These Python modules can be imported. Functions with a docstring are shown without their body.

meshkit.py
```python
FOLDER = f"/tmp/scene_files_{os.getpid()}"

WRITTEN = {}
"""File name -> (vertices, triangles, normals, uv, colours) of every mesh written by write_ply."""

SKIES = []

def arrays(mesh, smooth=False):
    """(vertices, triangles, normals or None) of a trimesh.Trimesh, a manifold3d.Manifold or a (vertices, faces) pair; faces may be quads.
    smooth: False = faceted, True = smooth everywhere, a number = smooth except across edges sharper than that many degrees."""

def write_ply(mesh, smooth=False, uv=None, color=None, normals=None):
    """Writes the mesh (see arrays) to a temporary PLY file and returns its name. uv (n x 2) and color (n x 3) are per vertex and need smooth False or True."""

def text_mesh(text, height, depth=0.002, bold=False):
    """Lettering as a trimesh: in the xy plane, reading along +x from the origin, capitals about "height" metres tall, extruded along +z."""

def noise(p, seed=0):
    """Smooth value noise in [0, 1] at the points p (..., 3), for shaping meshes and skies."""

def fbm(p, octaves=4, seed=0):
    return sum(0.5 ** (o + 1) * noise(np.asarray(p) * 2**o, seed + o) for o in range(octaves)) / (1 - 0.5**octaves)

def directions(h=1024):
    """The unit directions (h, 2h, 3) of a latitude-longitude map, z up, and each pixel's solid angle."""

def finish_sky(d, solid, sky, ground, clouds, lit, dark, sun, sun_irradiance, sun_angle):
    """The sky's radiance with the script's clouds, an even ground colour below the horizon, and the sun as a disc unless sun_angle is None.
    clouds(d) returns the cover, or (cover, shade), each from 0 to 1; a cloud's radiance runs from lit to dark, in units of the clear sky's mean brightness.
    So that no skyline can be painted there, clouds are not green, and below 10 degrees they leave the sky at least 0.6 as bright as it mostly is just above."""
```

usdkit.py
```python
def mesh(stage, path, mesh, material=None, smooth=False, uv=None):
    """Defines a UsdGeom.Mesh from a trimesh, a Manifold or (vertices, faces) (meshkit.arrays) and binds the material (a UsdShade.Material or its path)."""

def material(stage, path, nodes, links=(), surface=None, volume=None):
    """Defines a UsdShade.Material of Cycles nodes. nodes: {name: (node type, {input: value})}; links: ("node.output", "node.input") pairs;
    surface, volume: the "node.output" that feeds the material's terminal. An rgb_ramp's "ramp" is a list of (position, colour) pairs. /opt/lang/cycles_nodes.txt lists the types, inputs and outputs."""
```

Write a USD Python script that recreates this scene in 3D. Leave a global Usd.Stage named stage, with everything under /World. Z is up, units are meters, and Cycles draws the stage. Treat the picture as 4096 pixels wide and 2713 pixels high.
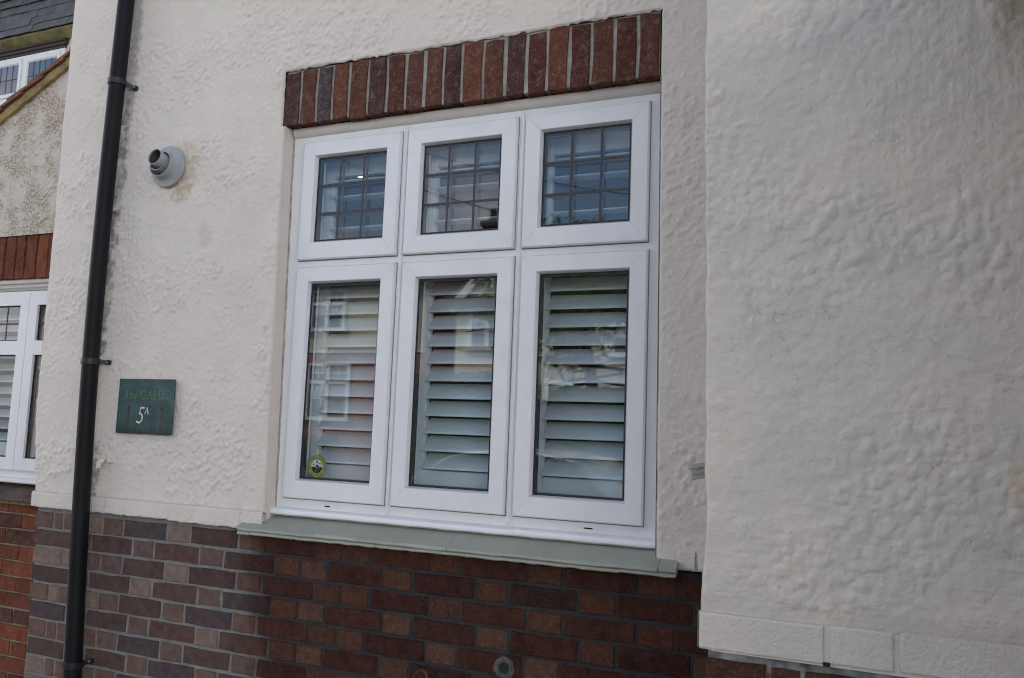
import math, random
import numpy as np, trimesh
from shapely.geometry import LineString, Polygon, Point, box as sbox
from shapely.ops import unary_union
from shapely import affinity
from pxr import Usd, UsdGeom, UsdLux, UsdShade, Sdf, Gf
import usdkit
from meshkit import noise, fbm, text_mesh

rng = random.Random(7)
nrg = np.random.default_rng(7)
stage = Usd.Stage.CreateInMemory()
UsdGeom.SetStageUpAxis(stage, UsdGeom.Tokens.z)
UsdGeom.SetStageMetersPerUnit(stage, 1.0)
WORLD = UsdGeom.Xform.Define(stage, '/World')
UsdGeom.Scope.Define(stage, '/World/Looks')

# ------------------------------------------------------------------ camera
cam = UsdGeom.Camera.Define(stage, '/World/camera')
R = np.array([[0.9163821786379641, 0.3985144046114658, 0.03781501894005393],
              [-0.008836107939931087, 0.11457988938331515, -0.9933747390312386],
              [-0.40020698336828353, 0.909976767981511, 0.10852028472678382]])
C = np.array([3.032061802326378, -2.6110610154851477, 0.412221504926748])
m4 = np.eye(4); m4[0, :3] = R[0]; m4[1, :3] = -R[1]; m4[2, :3] = -R[2]; m4[3, :3] = C
cam.AddTransformOp().Set(Gf.Matrix4d(*m4.ravel().tolist()))
cam.CreateHorizontalApertureAttr(36.0); cam.CreateVerticalApertureAttr(36.0 * 678 / 1024)
cam.CreateFocalLengthAttr(3397.2826657579926 / 4096 * 36)
cam.CreateClippingRangeAttr(Gf.Vec2f(0.05, 500.0))
cam.CreateExposureAttr(1.0)

# ------------------------------------------------------------------ sky and sun (the sun stands behind the houses: the front is in shade)
SUN = np.array([-0.45, 0.62, 0.80]); SUN /= np.linalg.norm(SUN)
dome = UsdLux.DomeLight.Define(stage, '/World/sky')
dome.GetPrim().SetCustomDataByKey('kind', 'structure')
sky = usdkit.material(stage, '/World/Looks/sky', {
    'tc': ('texture_coordinate', {}),
    'map': ('mapping', {'scale': (1.0, 1.0, 2.2), 'location': (9.2, 8.4, 1.2), 'rotation': (0.0, 0.0, 0.8)}),
    'n': ('noise_texture', {'scale': 2.3, 'detail': 7.0, 'roughness': 0.58}),
    'r': ('rgb_ramp', {'ramp': [(0.0, (0, 0, 0)), (0.42, (0, 0, 0)), (0.58, (1, 1, 1)), (1.0, (1, 1, 1))]}),
    'n2': ('noise_texture', {'scale': 4.5, 'detail': 5.0, 'roughness': 0.55}),
    'r2': ('rgb_ramp', {'ramp': [(0.0, (1.0, 1.02, 1.06)), (0.42, (1.35, 1.35, 1.37)), (0.60, (2.9, 2.8, 2.7)), (1.0, (3.2, 3.1, 3.0))]}),
    's': ('sky_texture', {'sky_type': 'single_scattering', 'sun_disc': False, 'sun_elevation': float(math.asin(SUN[2])), 'sun_rotation': float(math.atan2(SUN[0], SUN[1]))}),
    'bw': ('rgb_to_bw', {}),
    'cl': ('mix_color', {'blend_type': 'multiply', 'fac': 1.0, 'use_clamp': False}),
    'mx': ('mix_color', {'blend_type': 'mix', 'use_clamp': False}),
    'bg': ('background_shader', {'strength': 0.11}),
}, [('tc.generated', 'map.vector'), ('map.vector', 'n.vector'), ('n.fac', 'r.fac'), ('map.vector', 'n2.vector'), ('n2.fac', 'r2.fac'),
    ('s.color', 'bw.color'), ('bw.val', 'cl.a'), ('r2.color', 'cl.b'), ('r.color', 'mx.fac'), ('s.color', 'mx.a'), ('cl.result', 'mx.b'), ('mx.result', 'bg.color')],
    surface='bg.background')
UsdShade.MaterialBindingAPI.Apply(dome.GetPrim()).Bind(sky)
sun = UsdLux.DistantLight.Define(stage, '/World/sun')
sun.CreateNormalizeAttr(True); sun.CreateIntensityAttr(0.5); sun.CreateAngleAttr(0.5); sun.CreateColorAttr(Gf.Vec3f(1.0, 0.95, 0.86))
zx = SUN; xx = np.cross([0, 0, 1], zx); xx /= np.linalg.norm(xx); yx = np.cross(zx, xx)
ms = np.eye(4); ms[0, :3] = xx; ms[1, :3] = yx; ms[2, :3] = zx
sun.AddTransformOp().Set(Gf.Matrix4d(*ms.ravel().tolist()))

# ------------------------------------------------------------------ helpers
used = {}
def numbered(path):
    n = used.get(path, 0); used[path] = n + 1
    return path if n == 0 else '%s_%03d' % (path, n)
def pth(parent): return str(parent.GetPath()) if parent is not None else '/World'
def tag(prim, label=None, cat=None, group=None, kind=None):
    prim = prim.GetPrim() if hasattr(prim, 'GetPrim') else prim
    for k, v in (('label', label), ('category', cat), ('group', group), ('kind', kind)):
        if v: prim.SetCustomDataByKey(k, v)
    return prim
def thing(name, label, cat, loc=(0, 0, 0), group=None):
    x = UsdGeom.Xform.Define(stage, numbered('/World/' + name))
    x.AddTranslateOp().Set(Gf.Vec3d(*map(float, loc)))
    p = tag(x, label, cat, group); ORIG[str(p.GetPath())] = np.array(loc, float)
    return p
ORIG = {}
def origin(parent):
    s = pth(parent)
    for k, v in ORIG.items():
        if s == k or s.startswith(k + '/'): return v
    return np.zeros(3)
def obj(name, mesh, mat, parent=None, smooth=False, label=None, cat=None, group=None, kind=None):
    """one Mesh prim; the geometry is given in world coordinates and stored relative to its thing"""
    if isinstance(mesh, MB): mesh = mesh.arr()
    if isinstance(mesh, trimesh.Trimesh): mesh = (mesh.vertices, mesh.faces)
    v, f = np.asarray(mesh[0], float), np.asarray(mesh[1], int)
    v = v - origin(parent)
    p = usdkit.mesh(stage, numbered(pth(parent) + '/' + name), (v, f), mat, smooth=smooth).GetPrim()
    return tag(p, label, cat, group, kind)

class MB:
    def __init__(s): s.v, s.f, s.n = [], [], 0
    def add(s, v, f):
        v = np.asarray(v, float); f = np.asarray(f, int)
        if f.shape[1] == 4: f = np.vstack([f[:, [0, 1, 2]], f[:, [0, 2, 3]]])
        s.v.append(v); s.f.append(f + s.n); s.n += len(v); return s
    def tm(s, m): return s.add(m.vertices, m.faces)
    def arr(s): return np.vstack(s.v), np.vstack(s.f)
    def box(s, x0, x1, y0, y1, z0, z1):
        v = [(x, y, z) for x in (x0, x1) for y in (y0, y1) for z in (z0, z1)]
        return s.add(v, [(0, 1, 3, 2), (4, 6, 7, 5), (0, 4, 5, 1), (2, 3, 7, 6), (0, 2, 6, 4), (1, 5, 7, 3)])
    def hexa(s, v): # 8 corners in the box order above
        return s.add(v, [(0, 1, 3, 2), (4, 6, 7, 5), (0, 4, 5, 1), (2, 3, 7, 6), (0, 2, 6, 4), (1, 5, 7, 3)])
    def rbox(s, x0, x1, y0, y1, z0, z1, c=0.003):
        """a box with all edges chamfered"""
        import itertools
        pts = []
        for sx, sy, sz in itertools.product((0, 1), repeat=3):
            X, Y, Z = (x0, x1)[sx], (y0, y1)[sy], (z0, z1)[sz]
            dx, dy, dz = c * (1 - 2 * sx), c * (1 - 2 * sy), c * (1 - 2 * sz)
            pts += [(X, Y + dy, Z + dz), (X + dx, Y, Z + dz), (X + dx, Y + dy, Z)]
        h = trimesh.convex.convex_hull(np.array(pts)); return s.tm(h)
    def tube(s, pts, r, n=12, cap=True):
        pts = np.asarray(pts, float); r = np.broadcast_to(r, len(pts))
        V = []
        for i, p in enumerate(pts):
            t = pts[min(i + 1, len(pts) - 1)] - pts[max(i - 1, 0)]; t /= np.linalg.norm(t)
            a = np.cross(t, [0.0, 1, 0.02] if abs(t[1]) < .9 else [1.0, 0, 0]); a /= np.linalg.norm(a); b = np.cross(t, a)
            an = np.arange(n) * 2 * np.pi / n
            V.append(p + r[i] * (np.cos(an)[:, None] * a + np.sin(an)[:, None] * b))
        V = np.vstack(V); F = []
        for i in range(len(pts) - 1):
            for k in range(n):
                F.append((i * n + k, i * n + (k + 1) % n, (i + 1) * n + (k + 1) % n, (i + 1) * n + k))
        F = np.array(F); F = np.vstack([F[:, [0, 2, 1]], F[:, [0, 3, 2]]])
        if cap:
            c0, c1 = len(V), len(V) + 1
            V = np.vstack([V, pts[0], pts[-1]])
            e = (len(pts) - 1) * n
            F = np.vstack([F, [(c0, (k + 1) % n, k)[::-1] for k in range(n)], [(c1, e + k, e + (k + 1) % n)[::-1] for k in range(n)]])
        return s.add(V, F)
def lathe(profile, axis_o, n=40):
    """profile: (radius, depth) pairs turned about the -y axis through axis_o (depth grows towards the viewer)"""
    an = np.arange(n) * 2 * np.pi / n; V = []; F = []
    for r, d in profile: V.append(np.stack([axis_o[0] + r * np.cos(an), np.full(n, axis_o[1] - d), axis_o[2] + r * np.sin(an)], 1))
    for i in range(len(profile) - 1):
        for k in range(n): F.append((i * n + k, i * n + (k + 1) % n, (i + 1) * n + (k + 1) % n, (i + 1) * n + k))
    return np.vstack(V), np.array(F)
def extr(shape, y, depth):
    """a shapely shape drawn in x (right) and z (up), given thickness towards the viewer from the plane y"""
    out = []
    for g in getattr(shape, 'geoms', [shape]):
        if g.is_empty or g.area < 1e-9: continue
        m = trimesh.creation.extrude_polygon(g, depth, engine='earcut')
        v = np.array(m.vertices)
        out.append(trimesh.Trimesh(np.stack([v[:, 0], y - v[:, 2], v[:, 1]], 1), m.faces, process=False))
    return trimesh.util.concatenate(out)
def sstep(a, b, x):
    t = np.clip((np.asarray(x, float) - a) / (b - a), 0, 1); return t * t * (3 - 2 * t)

# ------------------------------------------------------------------ materials
def mat(name, nodes, links, surface='p.BSDF'):
    return usdkit.material(stage, '/World/Looks/' + name, nodes, links, surface=surface)
def plain(name, col, rough=0.5, **kw):
    return mat(name, {'p': ('principled_bsdf', {'base_color': col, 'roughness': rough, **kw})}, [])
def mul(c, k): return tuple(x * k for x in c)

def noisy(name, col, var=0.15, scale=30, rough=0.6, bump=0.3, bscale=200, bdist=0.001, col2=None, spec=0.5):
    """a plain surface with mottled tone and a fine relief"""
    a, b = mul(col, 1 - var), mul(col2 or col, 1 + var)
    return mat(name, {
        'g': ('geometry', {}), 'n': ('noise_texture', {'scale': scale, 'detail': 5.0, 'roughness': 0.6}),
        'r': ('rgb_ramp', {'ramp': [(0, a), (0.35, a), (0.65, b), (1, b)]}),
        'nb': ('noise_texture', {'scale': bscale, 'detail': 3.0}), 'b': ('bump', {'strength': bump, 'distance': bdist}),
        'p': ('principled_bsdf', {'roughness': rough, 'specular_ior_level': spec})},
        [('g.position', 'n.vector'), ('n.fac', 'r.fac'), ('r.color', 'p.base_color'), ('g.position', 'nb.vector'), ('nb.fac', 'b.height'), ('b.normal', 'p.normal')])

def paint(name, base, cracks=False, stains=(), bump=0.7, dirt=None, fine=170.0, streak=False):
    """masonry paint over render: faint tone patches, fine grit relief, and stains with their own places. stains: (x, z, rx, rz, colour, strength, seed)"""
    a, b = (mul(base, 0.945), mul(base, 1.04)) if not cracks else (tuple(c * k for c, k in zip(base, (.885, .915, .945))), tuple(c * k for c, k in zip(base, (1.06, 1.035, 1.01))))
    N = {'g': ('geometry', {}),
         'n': ('noise_texture', {'scale': 5.0, 'detail': 6.0, 'roughness': 0.6}), 'r': ('rgb_ramp', {'ramp': [(0, a), (0.3, a), (0.7, b), (1, b)]}),
         'nf': ('noise_texture', {'scale': 60.0, 'detail': 4.0, 'roughness': 0.65}), 'rf': ('rgb_ramp', {'ramp': [(0, (0.90, 0.89, 0.88)), (0.38, (0.985, 0.98, 0.975)), (0.5, (1, 1, 1)), (1, (1, 1, 1))]}),
         'mf': ('mix_color', {'blend_type': 'multiply', 'fac': 1.0}),
         'nb': ('noise_texture', {'scale': fine, 'detail': 4.0, 'roughness': 0.6}), 'b': ('bump', {'strength': bump, 'distance': 0.0016}),
         'nb2': ('noise_texture', {'scale': 60.0, 'detail': 5.0, 'roughness': 0.65}), 'b2': ('bump', {'strength': bump, 'distance': 0.005}),
         'sx': ('separate_xyz', {}), 'p': ('principled_bsdf', {'roughness': 0.62, 'specular_ior_level': 0.35}),
         # tiny dark specks
         'v': ('voronoi_texture', {'scale': 26.0, 'randomness': 1.0}), 'vl': ('math', {'math_type': 'less_than', 'value2': 0.035}), 'vn': ('noise_texture', {'scale': 3.3}),
         'vg': ('math', {'math_type': 'greater_than', 'value2': 0.56}), 'vm': ('math', {'math_type': 'multiply'}), 'vs': ('math', {'math_type': 'multiply', 'value2': 0.55}),
         'sn': ('noise_texture', {'scale': 24.0, 'detail': 5.0, 'roughness': 0.68}), 'mv': ('mix_color', {'b': (0.10, 0.08, 0.06)})}
    L = [('g.position', 'n.vector'), ('n.fac', 'r.fac'), ('g.position', 'nf.vector'), ('nf.fac', 'rf.fac'), ('r.color', 'mf.a'), ('rf.color', 'mf.b'),
         ('g.position', 'nb.vector'), ('nb.fac', 'b.height'), ('nb2.fac', 'b2.height'), ('g.position', 'nb2.vector'), ('b2.normal', 'b.normal'), ('b.normal', 'p.normal'), ('g.position', 'sx.vector'),
         ('g.position', 'v.vector'), ('v.distance', 'vl.value1'), ('g.position', 'vn.vector'), ('vn.fac', 'vg.value1'), ('vl.value', 'vm.value1'), ('vg.value', 'vm.value2'), ('vm.value', 'vs.value1'),
         ('vs.value', 'mv.fac'), ('mf.result', 'mv.a'), ('g.position', 'sn.vector')]
    cur = 'mv.result'
    for i, (x, z, rx, rz, col, st, sc) in enumerate(stains):
        k = 's%d' % i
        N.update({k + 'a': ('math', {'math_type': 'subtract', 'value2': x}), k + 'b': ('math', {'math_type': 'divide', 'value2': rx}), k + 'c': ('math', {'math_type': 'power', 'value2': 2.0}),
                  k + 'd': ('math', {'math_type': 'subtract', 'value2': z}), k + 'e': ('math', {'math_type': 'divide', 'value2': rz}), k + 'f': ('math', {'math_type': 'power', 'value2': 2.0}),
                  k + 'g': ('math', {'math_type': 'add'}), k + 'm': ('math', {'math_type': 'multiply_add', 'value2': sc, 'value3': -sc / 2}),
                  k + 'h': ('math', {'math_type': 'add'}), k + 'r': ('map_range', {'range_type': 'smoothstep', 'from_min': 1.1, 'from_max': 0.0, 'to_min': 0.0, 'to_max': st, 'clamp': True}),
                  k + 'x': ('mix_color', {'b': col})})
        # squares are taken of absolute values so that a negative base stays legal
        N[k + 'ab'] = ('math', {'math_type': 'absolute'}); N[k + 'de'] = ('math', {'math_type': 'absolute'})
        L += [('sx.x', k + 'a.value1'), (k + 'a.value', k + 'b.value1'), (k + 'b.value', k + 'ab.value1'), (k + 'ab.value', k + 'c.value1'), ('sx.z', k + 'd.value1'), (k + 'd.value', k + 'e.value1'), (k + 'e.value', k + 'de.value1'),
              (k + 'de.value', k + 'f.value1'), (k + 'c.value', k + 'g.value1'), (k + 'f.value', k + 'g.value2'), ('sn.fac', k + 'm.value1'), (k + 'm.value', k + 'h.value1'), (k + 'g.value', k + 'h.value2'),
              (k + 'h.value', k + 'r.value'), (k + 'r.result', k + 'x.fac'), (cur, k + 'x.a')]
        cur = k + 'x.result'
    if cracks:
        N.update({'cv': ('noise_texture', {'scale': 9.0, 'detail': 6.0, 'roughness': 0.7}), 'ca': ('vector_math', {'math_type': 'multiply_add', 'vector2': (0.16, 0.16, 0.16)}),
                  'cc': ('voronoi_texture', {'feature': 'distance_to_edge', 'scale': 3.1}), 'cl': ('map_range', {'from_min': 0.0, 'from_max': 0.0050, 'to_min': 1.0, 'to_max': 0.0, 'clamp': True}),
                  'cn': ('noise_texture', {'scale': 4.2, 'detail': 2.0}), 'cg': ('map_range', {'from_min': 0.49, 'from_max': 0.60, 'to_min': 0.0, 'to_max': 0.5, 'clamp': True}), 'cm': ('math', {'math_type': 'multiply'}),
                  'cx': ('mix_color', {'b': mul(base, 0.42)}), 'ci': ('math', {'math_type': 'multiply', 'value2': -1.0}), 'cb': ('bump', {'strength': 0.5, 'distance': 0.002})})
        L += [('g.position', 'cv.vector'), ('cv.color', 'ca.vector1'), ('g.position', 'ca.vector3'), ('ca.vector', 'cc.vector'), ('cc.distance', 'cl.value'), ('g.position', 'cn.vector'), ('cn.fac', 'cg.value'),
              ('cl.result', 'cm.value1'), ('cg.result', 'cm.value2'), ('cm.value', 'cx.fac'), (cur, 'cx.a'), ('cm.value', 'ci.value1'), ('ci.value', 'cb.height'), ('cb.normal', 'b2.normal')]
        cur = 'cx.result'
    L.append((cur, 'p.base_color'))
    return mat(name, N, L)

PAINT = (0.735, 0.668, 0.605)
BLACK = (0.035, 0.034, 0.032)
RUST = (0.42, 0.33, 0.19)
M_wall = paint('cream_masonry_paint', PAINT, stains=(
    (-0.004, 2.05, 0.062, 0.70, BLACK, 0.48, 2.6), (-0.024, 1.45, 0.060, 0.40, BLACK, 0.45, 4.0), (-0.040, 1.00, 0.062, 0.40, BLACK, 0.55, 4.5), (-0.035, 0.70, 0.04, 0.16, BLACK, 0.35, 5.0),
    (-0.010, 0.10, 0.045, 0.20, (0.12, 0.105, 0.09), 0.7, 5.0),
    (0.345, 1.46, 0.115, 0.13, (0.60, 0.50, 0.36), 0.75, 3.5), (0.345, 1.375, 0.075, 0.07, RUST, 0.55, 5.0), (0.50, 1.16, 0.05, 0.06, (0.55, 0.47, 0.41), 0.4, 6.0)))
M_right = paint('cream_masonry_paint_old', (0.66, 0.607, 0.548), cracks=True, fine=130.0, stains=(
    (3.40, 1.52, 0.20, 0.24, (0.20, 0.165, 0.10), 0.75, 2.0), (3.30, 1.35, 0.05, 0.12, (0.42, 0.37, 0.27), 0.4, 3.5), (3.29, 0.34, 0.03, 0.06, (0.55, 0.42, 0.22), 0.4, 5.0)))
M_band = paint('cream_painted_brick', PAINT, bump=0.9, fine=210.0)

def brick_mat(name, col, bleach=0.0, speck=0.25, burn=0.0, frost=0.18, pale=(0.30, 0.245, 0.235)):
    """fired clay: mottled tone, darker scorched areas, light specks; on the plinth the weathered half left of the sill end is paler"""
    a, b = mul(col, 0.55), mul(col, 1.5)
    N = {'g': ('geometry', {}), 'n': ('noise_texture', {'scale': 34.0, 'detail': 8.0, 'roughness': 0.8}), 'r': ('rgb_ramp', {'ramp': [(0, a), (0.32, a), (0.68, b), (1, b)]}),
         'nh': ('noise_texture', {'scale': 12.0, 'detail': 4.0, 'roughness': 0.6}), 'rh': ('rgb_ramp', {'ramp': [(0, (0.50, 0.42, 0.46)), (0.36, (0.66, 0.57, 0.58)), (0.52, (1, 1, 1)), (1, (1.25, 1.08, 1.0))]}), 'mh': ('mix_color', {'blend_type': 'multiply', 'fac': burn, 'use_clamp': False}),
         'ns': ('noise_texture', {'scale': 210.0, 'detail': 3.0}), 'rs': ('map_range', {'from_min': 0.60, 'from_max': 0.72, 'to_min': 0.0, 'to_max': speck, 'clamp': True}), 'ms': ('mix_color', {'b': (0.36, 0.30, 0.27)}), 'nz': ('noise_texture', {'scale': 31.0, 'detail': 6.0, 'roughness': 0.75}), 'rz': ('map_range', {'from_min': 0.52, 'from_max': 0.74, 'to_min': 0.0, 'to_max': frost, 'clamp': True}), 'mz': ('mix_color', {'b': (0.31, 0.255, 0.24)}),
         'nb': ('noise_texture', {'scale': 190.0, 'detail': 5.0, 'roughness': 0.7}), 'b': ('bump', {'strength': 0.9, 'distance': 0.0018}), 'p': ('principled_bsdf', {'roughness': 0.85, 'specular_ior_level': 0.15})}
    L = [('g.position', 'n.vector'), ('n.fac', 'r.fac'), ('g.position', 'nh.vector'), ('nh.fac', 'rh.fac'), ('r.color', 'mh.a'), ('rh.color', 'mh.b'), ('g.position', 'ns.vector'), ('ns.fac', 'rs.value'), ('rs.result', 'ms.fac'), ('mh.result', 'mz.a'), ('g.position', 'nz.vector'), ('nz.fac', 'rz.value'), ('rz.result', 'mz.fac'), ('mz.result', 'ms.a'),
         ('g.position', 'nb.vector'), ('nb.fac', 'b.height'), ('b.normal', 'p.normal')]
    cur = 'ms.result'
    if bleach:
        N.update({'sx': ('separate_xyz', {}), 'ne': ('noise_texture', {'scale': 11.0, 'detail': 4.0}), 'em': ('math', {'math_type': 'multiply_add', 'value2': 0.22, 'value3': -0.11}), 'ea': ('math', {'math_type': 'add'}), 'zz': ('math', {'math_type': 'multiply_add', 'value2': 0.16}),
                  'er': ('map_range', {'range_type': 'smoothstep', 'from_min': 0.90, 'from_max': 0.70, 'to_min': 0.0, 'to_max': bleach, 'clamp': True}),
                  'nn': ('noise_texture', {'scale': 26.0, 'detail': 5.0, 'roughness': 0.65}), 'nm': ('map_range', {'from_min': 0.3, 'from_max': 0.66, 'to_min': 0.45, 'to_max': 1.1, 'clamp': True}), 'em2': ('math', {'math_type': 'multiply'}), 'xb': ('mix_color', {'b': pale})})
        L += [('g.position', 'sx.vector'), ('g.position', 'ne.vector'), ('ne.fac', 'em.value1'), ('sx.x', 'ea.value1'), ('em.value', 'ea.value2'), ('sx.z', 'zz.value1'), ('ea.value', 'zz.value3'), ('zz.value', 'er.value'),
              ('g.position', 'nn.vector'), ('nn.fac', 'nm.value'), ('er.result', 'em2.value1'), ('nm.result', 'em2.value2'), ('em2.value', 'xb.fac'), (cur, 'xb.a')]
        cur = 'xb.result'
    L.append((cur, 'p.base_color'))
    return mat(name, N, L)
STR = [(0.048, 0.019, 0.013), (0.035, 0.016, 0.014), (0.056, 0.021, 0.013), (0.041, 0.0145, 0.011), (0.050, 0.0175, 0.011)]
HED = [(0.078, 0.033, 0.020), (0.064, 0.027, 0.017), (0.090, 0.045, 0.029), (0.074, 0.028, 0.017)]
M_str = [brick_mat('plum_brick_%s' % n, c, bleach=b, burn=0.8, speck=0.14, frost=.10, pale=q) for n, c, b, q in zip(('a', 'b', 'c', 'd', 'e'), STR, (0.36, 0.40, 0.36, 0.32, 0.38), ((0.205, 0.155, 0.15), (0.175, 0.145, 0.16), (0.22, 0.16, 0.145), (0.19, 0.145, 0.14), (0.20, 0.15, 0.15)))]
M_hed = [brick_mat('russet_brick_%s' % n, c, bleach=b, burn=0.25, speck=0.25, frost=.14, pale=q) for n, c, b, q in zip(('a', 'b', 'c', 'd'), HED, (0.50, 0.5, 0.62, 0.48), ((0.26, 0.185, 0.16), (0.235, 0.175, 0.165), (0.32, 0.25, 0.215), (0.255, 0.18, 0.155)))]
M_lin = [brick_mat('lintel_brick_%s' % n, c, burn=bn, speck=0.5, frost=0.5) for n, c, bn in (('a', (0.108, 0.040, 0.026), 0.5), ('b', (0.072, 0.034, 0.030), 0.9), ('c', (0.070, 0.052, 0.054), 0.6), ('d', (0.132, 0.048, 0.029), 0.4), ('e', (0.088, 0.031, 0.022), 0.9))]
M_nei = [brick_mat('orange_brick_%s' % n, c, burn=bn, speck=0.06) for n, c, bn in (('a', (0.200, 0.060, 0.030), 0.3), ('b', (0.145, 0.048, 0.028), 0.7), ('c', (0.095, 0.042, 0.032), 0.9), ('d', (0.170, 0.054, 0.030), 0.3))]

def mortar_mat(name, pale, dark):
    return mat(name, {'g': ('geometry', {}), 'sx': ('separate_xyz', {}), 'ne': ('noise_texture', {'scale': 11.0, 'detail': 4.0}), 'em': ('math', {'math_type': 'multiply_add', 'value2': 0.22, 'value3': -0.11}), 'ea': ('math', {'math_type': 'add'}), 'zz': ('math', {'math_type': 'multiply_add', 'value2': 0.16}),
        'er': ('map_range', {'range_type': 'smoothstep', 'from_min': 0.92, 'from_max': 0.72, 'to_min': 0.0, 'to_max': 1.0, 'clamp': True}), 'xb': ('mix_color', {'a': dark, 'b': pale}),
        'n': ('noise_texture', {'scale': 14.0, 'detail': 6.0, 'roughness': 0.7}), 'r': ('rgb_ramp', {'ramp': [(0, (0.6, 0.6, 0.6)), (0.35, (0.75, 0.75, 0.76)), (0.65, (1.15, 1.15, 1.16)), (1, (1.25, 1.25, 1.25))]}), 'm': ('mix_color', {'blend_type': 'multiply', 'fac': 1.0, 'use_clamp': False}),
        'nb': ('noise_texture', {'scale': 260.0, 'detail': 3.0}), 'b': ('bump', {'strength': 0.6, 'distance': 0.0015}), 'p': ('principled_bsdf', {'roughness': 0.88, 'specular_ior_level': 0.25})},
        [('g.position', 'sx.vector'), ('g.position', 'ne.vector'), ('ne.fac', 'em.value1'), ('sx.x', 'ea.value1'), ('em.value', 'ea.value2'), ('sx.z', 'zz.value1'), ('ea.value', 'zz.value3'), ('zz.value', 'er.value'), ('er.result', 'xb.fac'),
         ('g.position', 'n.vector'), ('n.fac', 'r.fac'), ('xb.result', 'm.a'), ('r.color', 'm.b'), ('m.result', 'p.base_color'), ('g.position', 'nb.vector'), ('nb.fac', 'b.height'), ('b.normal', 'p.normal')])
M_mortar = mortar_mat('plinth_mortar', (0.205, 0.203, 0.193), (0.036, 0.036, 0.037))
M_linmortar = noisy('lintel_mortar', (0.33, 0.315, 0.28), var=0.25, scale=25, rough=0.9, bump=0.6, bscale=250)
M_neimortar = noisy('buff_mortar', (0.22, 0.185, 0.11), var=0.25, scale=20, rough=0.9, bump=0.6, bscale=250)
M_patch = noisy('cement_patch', (0.095, 0.092, 0.085), var=0.3, scale=60, rough=0.95, bump=0.9, bscale=160)
M_dark = plain('dark_hole', (0.012, 0.011, 0.010), 0.9)

M_upvc = noisy('white_upvc', (0.80, 0.80, 0.812), var=0.025, scale=9, rough=0.30, bump=0.05, bscale=30, bdist=0.0005)
M_upvc2 = noisy('white_upvc_strip', (0.86, 0.87, 0.885), var=0.02, scale=9, rough=0.25, bump=0.04, bscale=30, bdist=0.0005)
M_trim = noisy('cream_gloss_trim', (0.60, 0.575, 0.53), var=0.05, scale=14, rough=0.35, bump=0.15, bscale=60)
M_gasket = plain('black_gasket', (0.012, 0.012, 0.014), 0.45)
M_lead = noisy('lead_strip', (0.050, 0.047, 0.055), var=0.22, scale=70, rough=0.45, bump=0.3, bscale=300)
M_edge = plain('rebate_shade_grime', (0.16, 0.145, 0.125), 0.9)  # dark tone standing for rebate shadow and dirt around the sashes
M_shut = noisy('shutter_paint', (0.80, 0.825, 0.84), var=0.015, scale=6, rough=0.38, bump=0.03, bscale=60)
M_handle = plain('white_handle', (0.90, 0.91, 0.88), 0.3)
def glass(name, base, tint):
    return mat(name, {'lw': ('layer_weight', {'blend': 0.5}), 'pw': ('math', {'math_type': 'power', 'value2': 4.0}), 'm': ('math', {'math_type': 'multiply_add', 'value2': 0.8, 'value3': base}),
        't': ('transparent_bsdf', {'color': tint}), 'gl': ('glossy_bsdf', {'color': (0.96, 0.97, 1.0), 'roughness': 0.0}), 'x': ('mix_closure', {})},
        [('lw.facing', 'pw.value1'), ('pw.value', 'm.value1'), ('m.value', 'x.fac'), ('t.BSDF', 'x.closure1'), ('gl.BSDF', 'x.closure2')], surface='x.closure')
M_glass = glass('window_glass', 0.088, (0.91, 0.958, 0.98))
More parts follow.
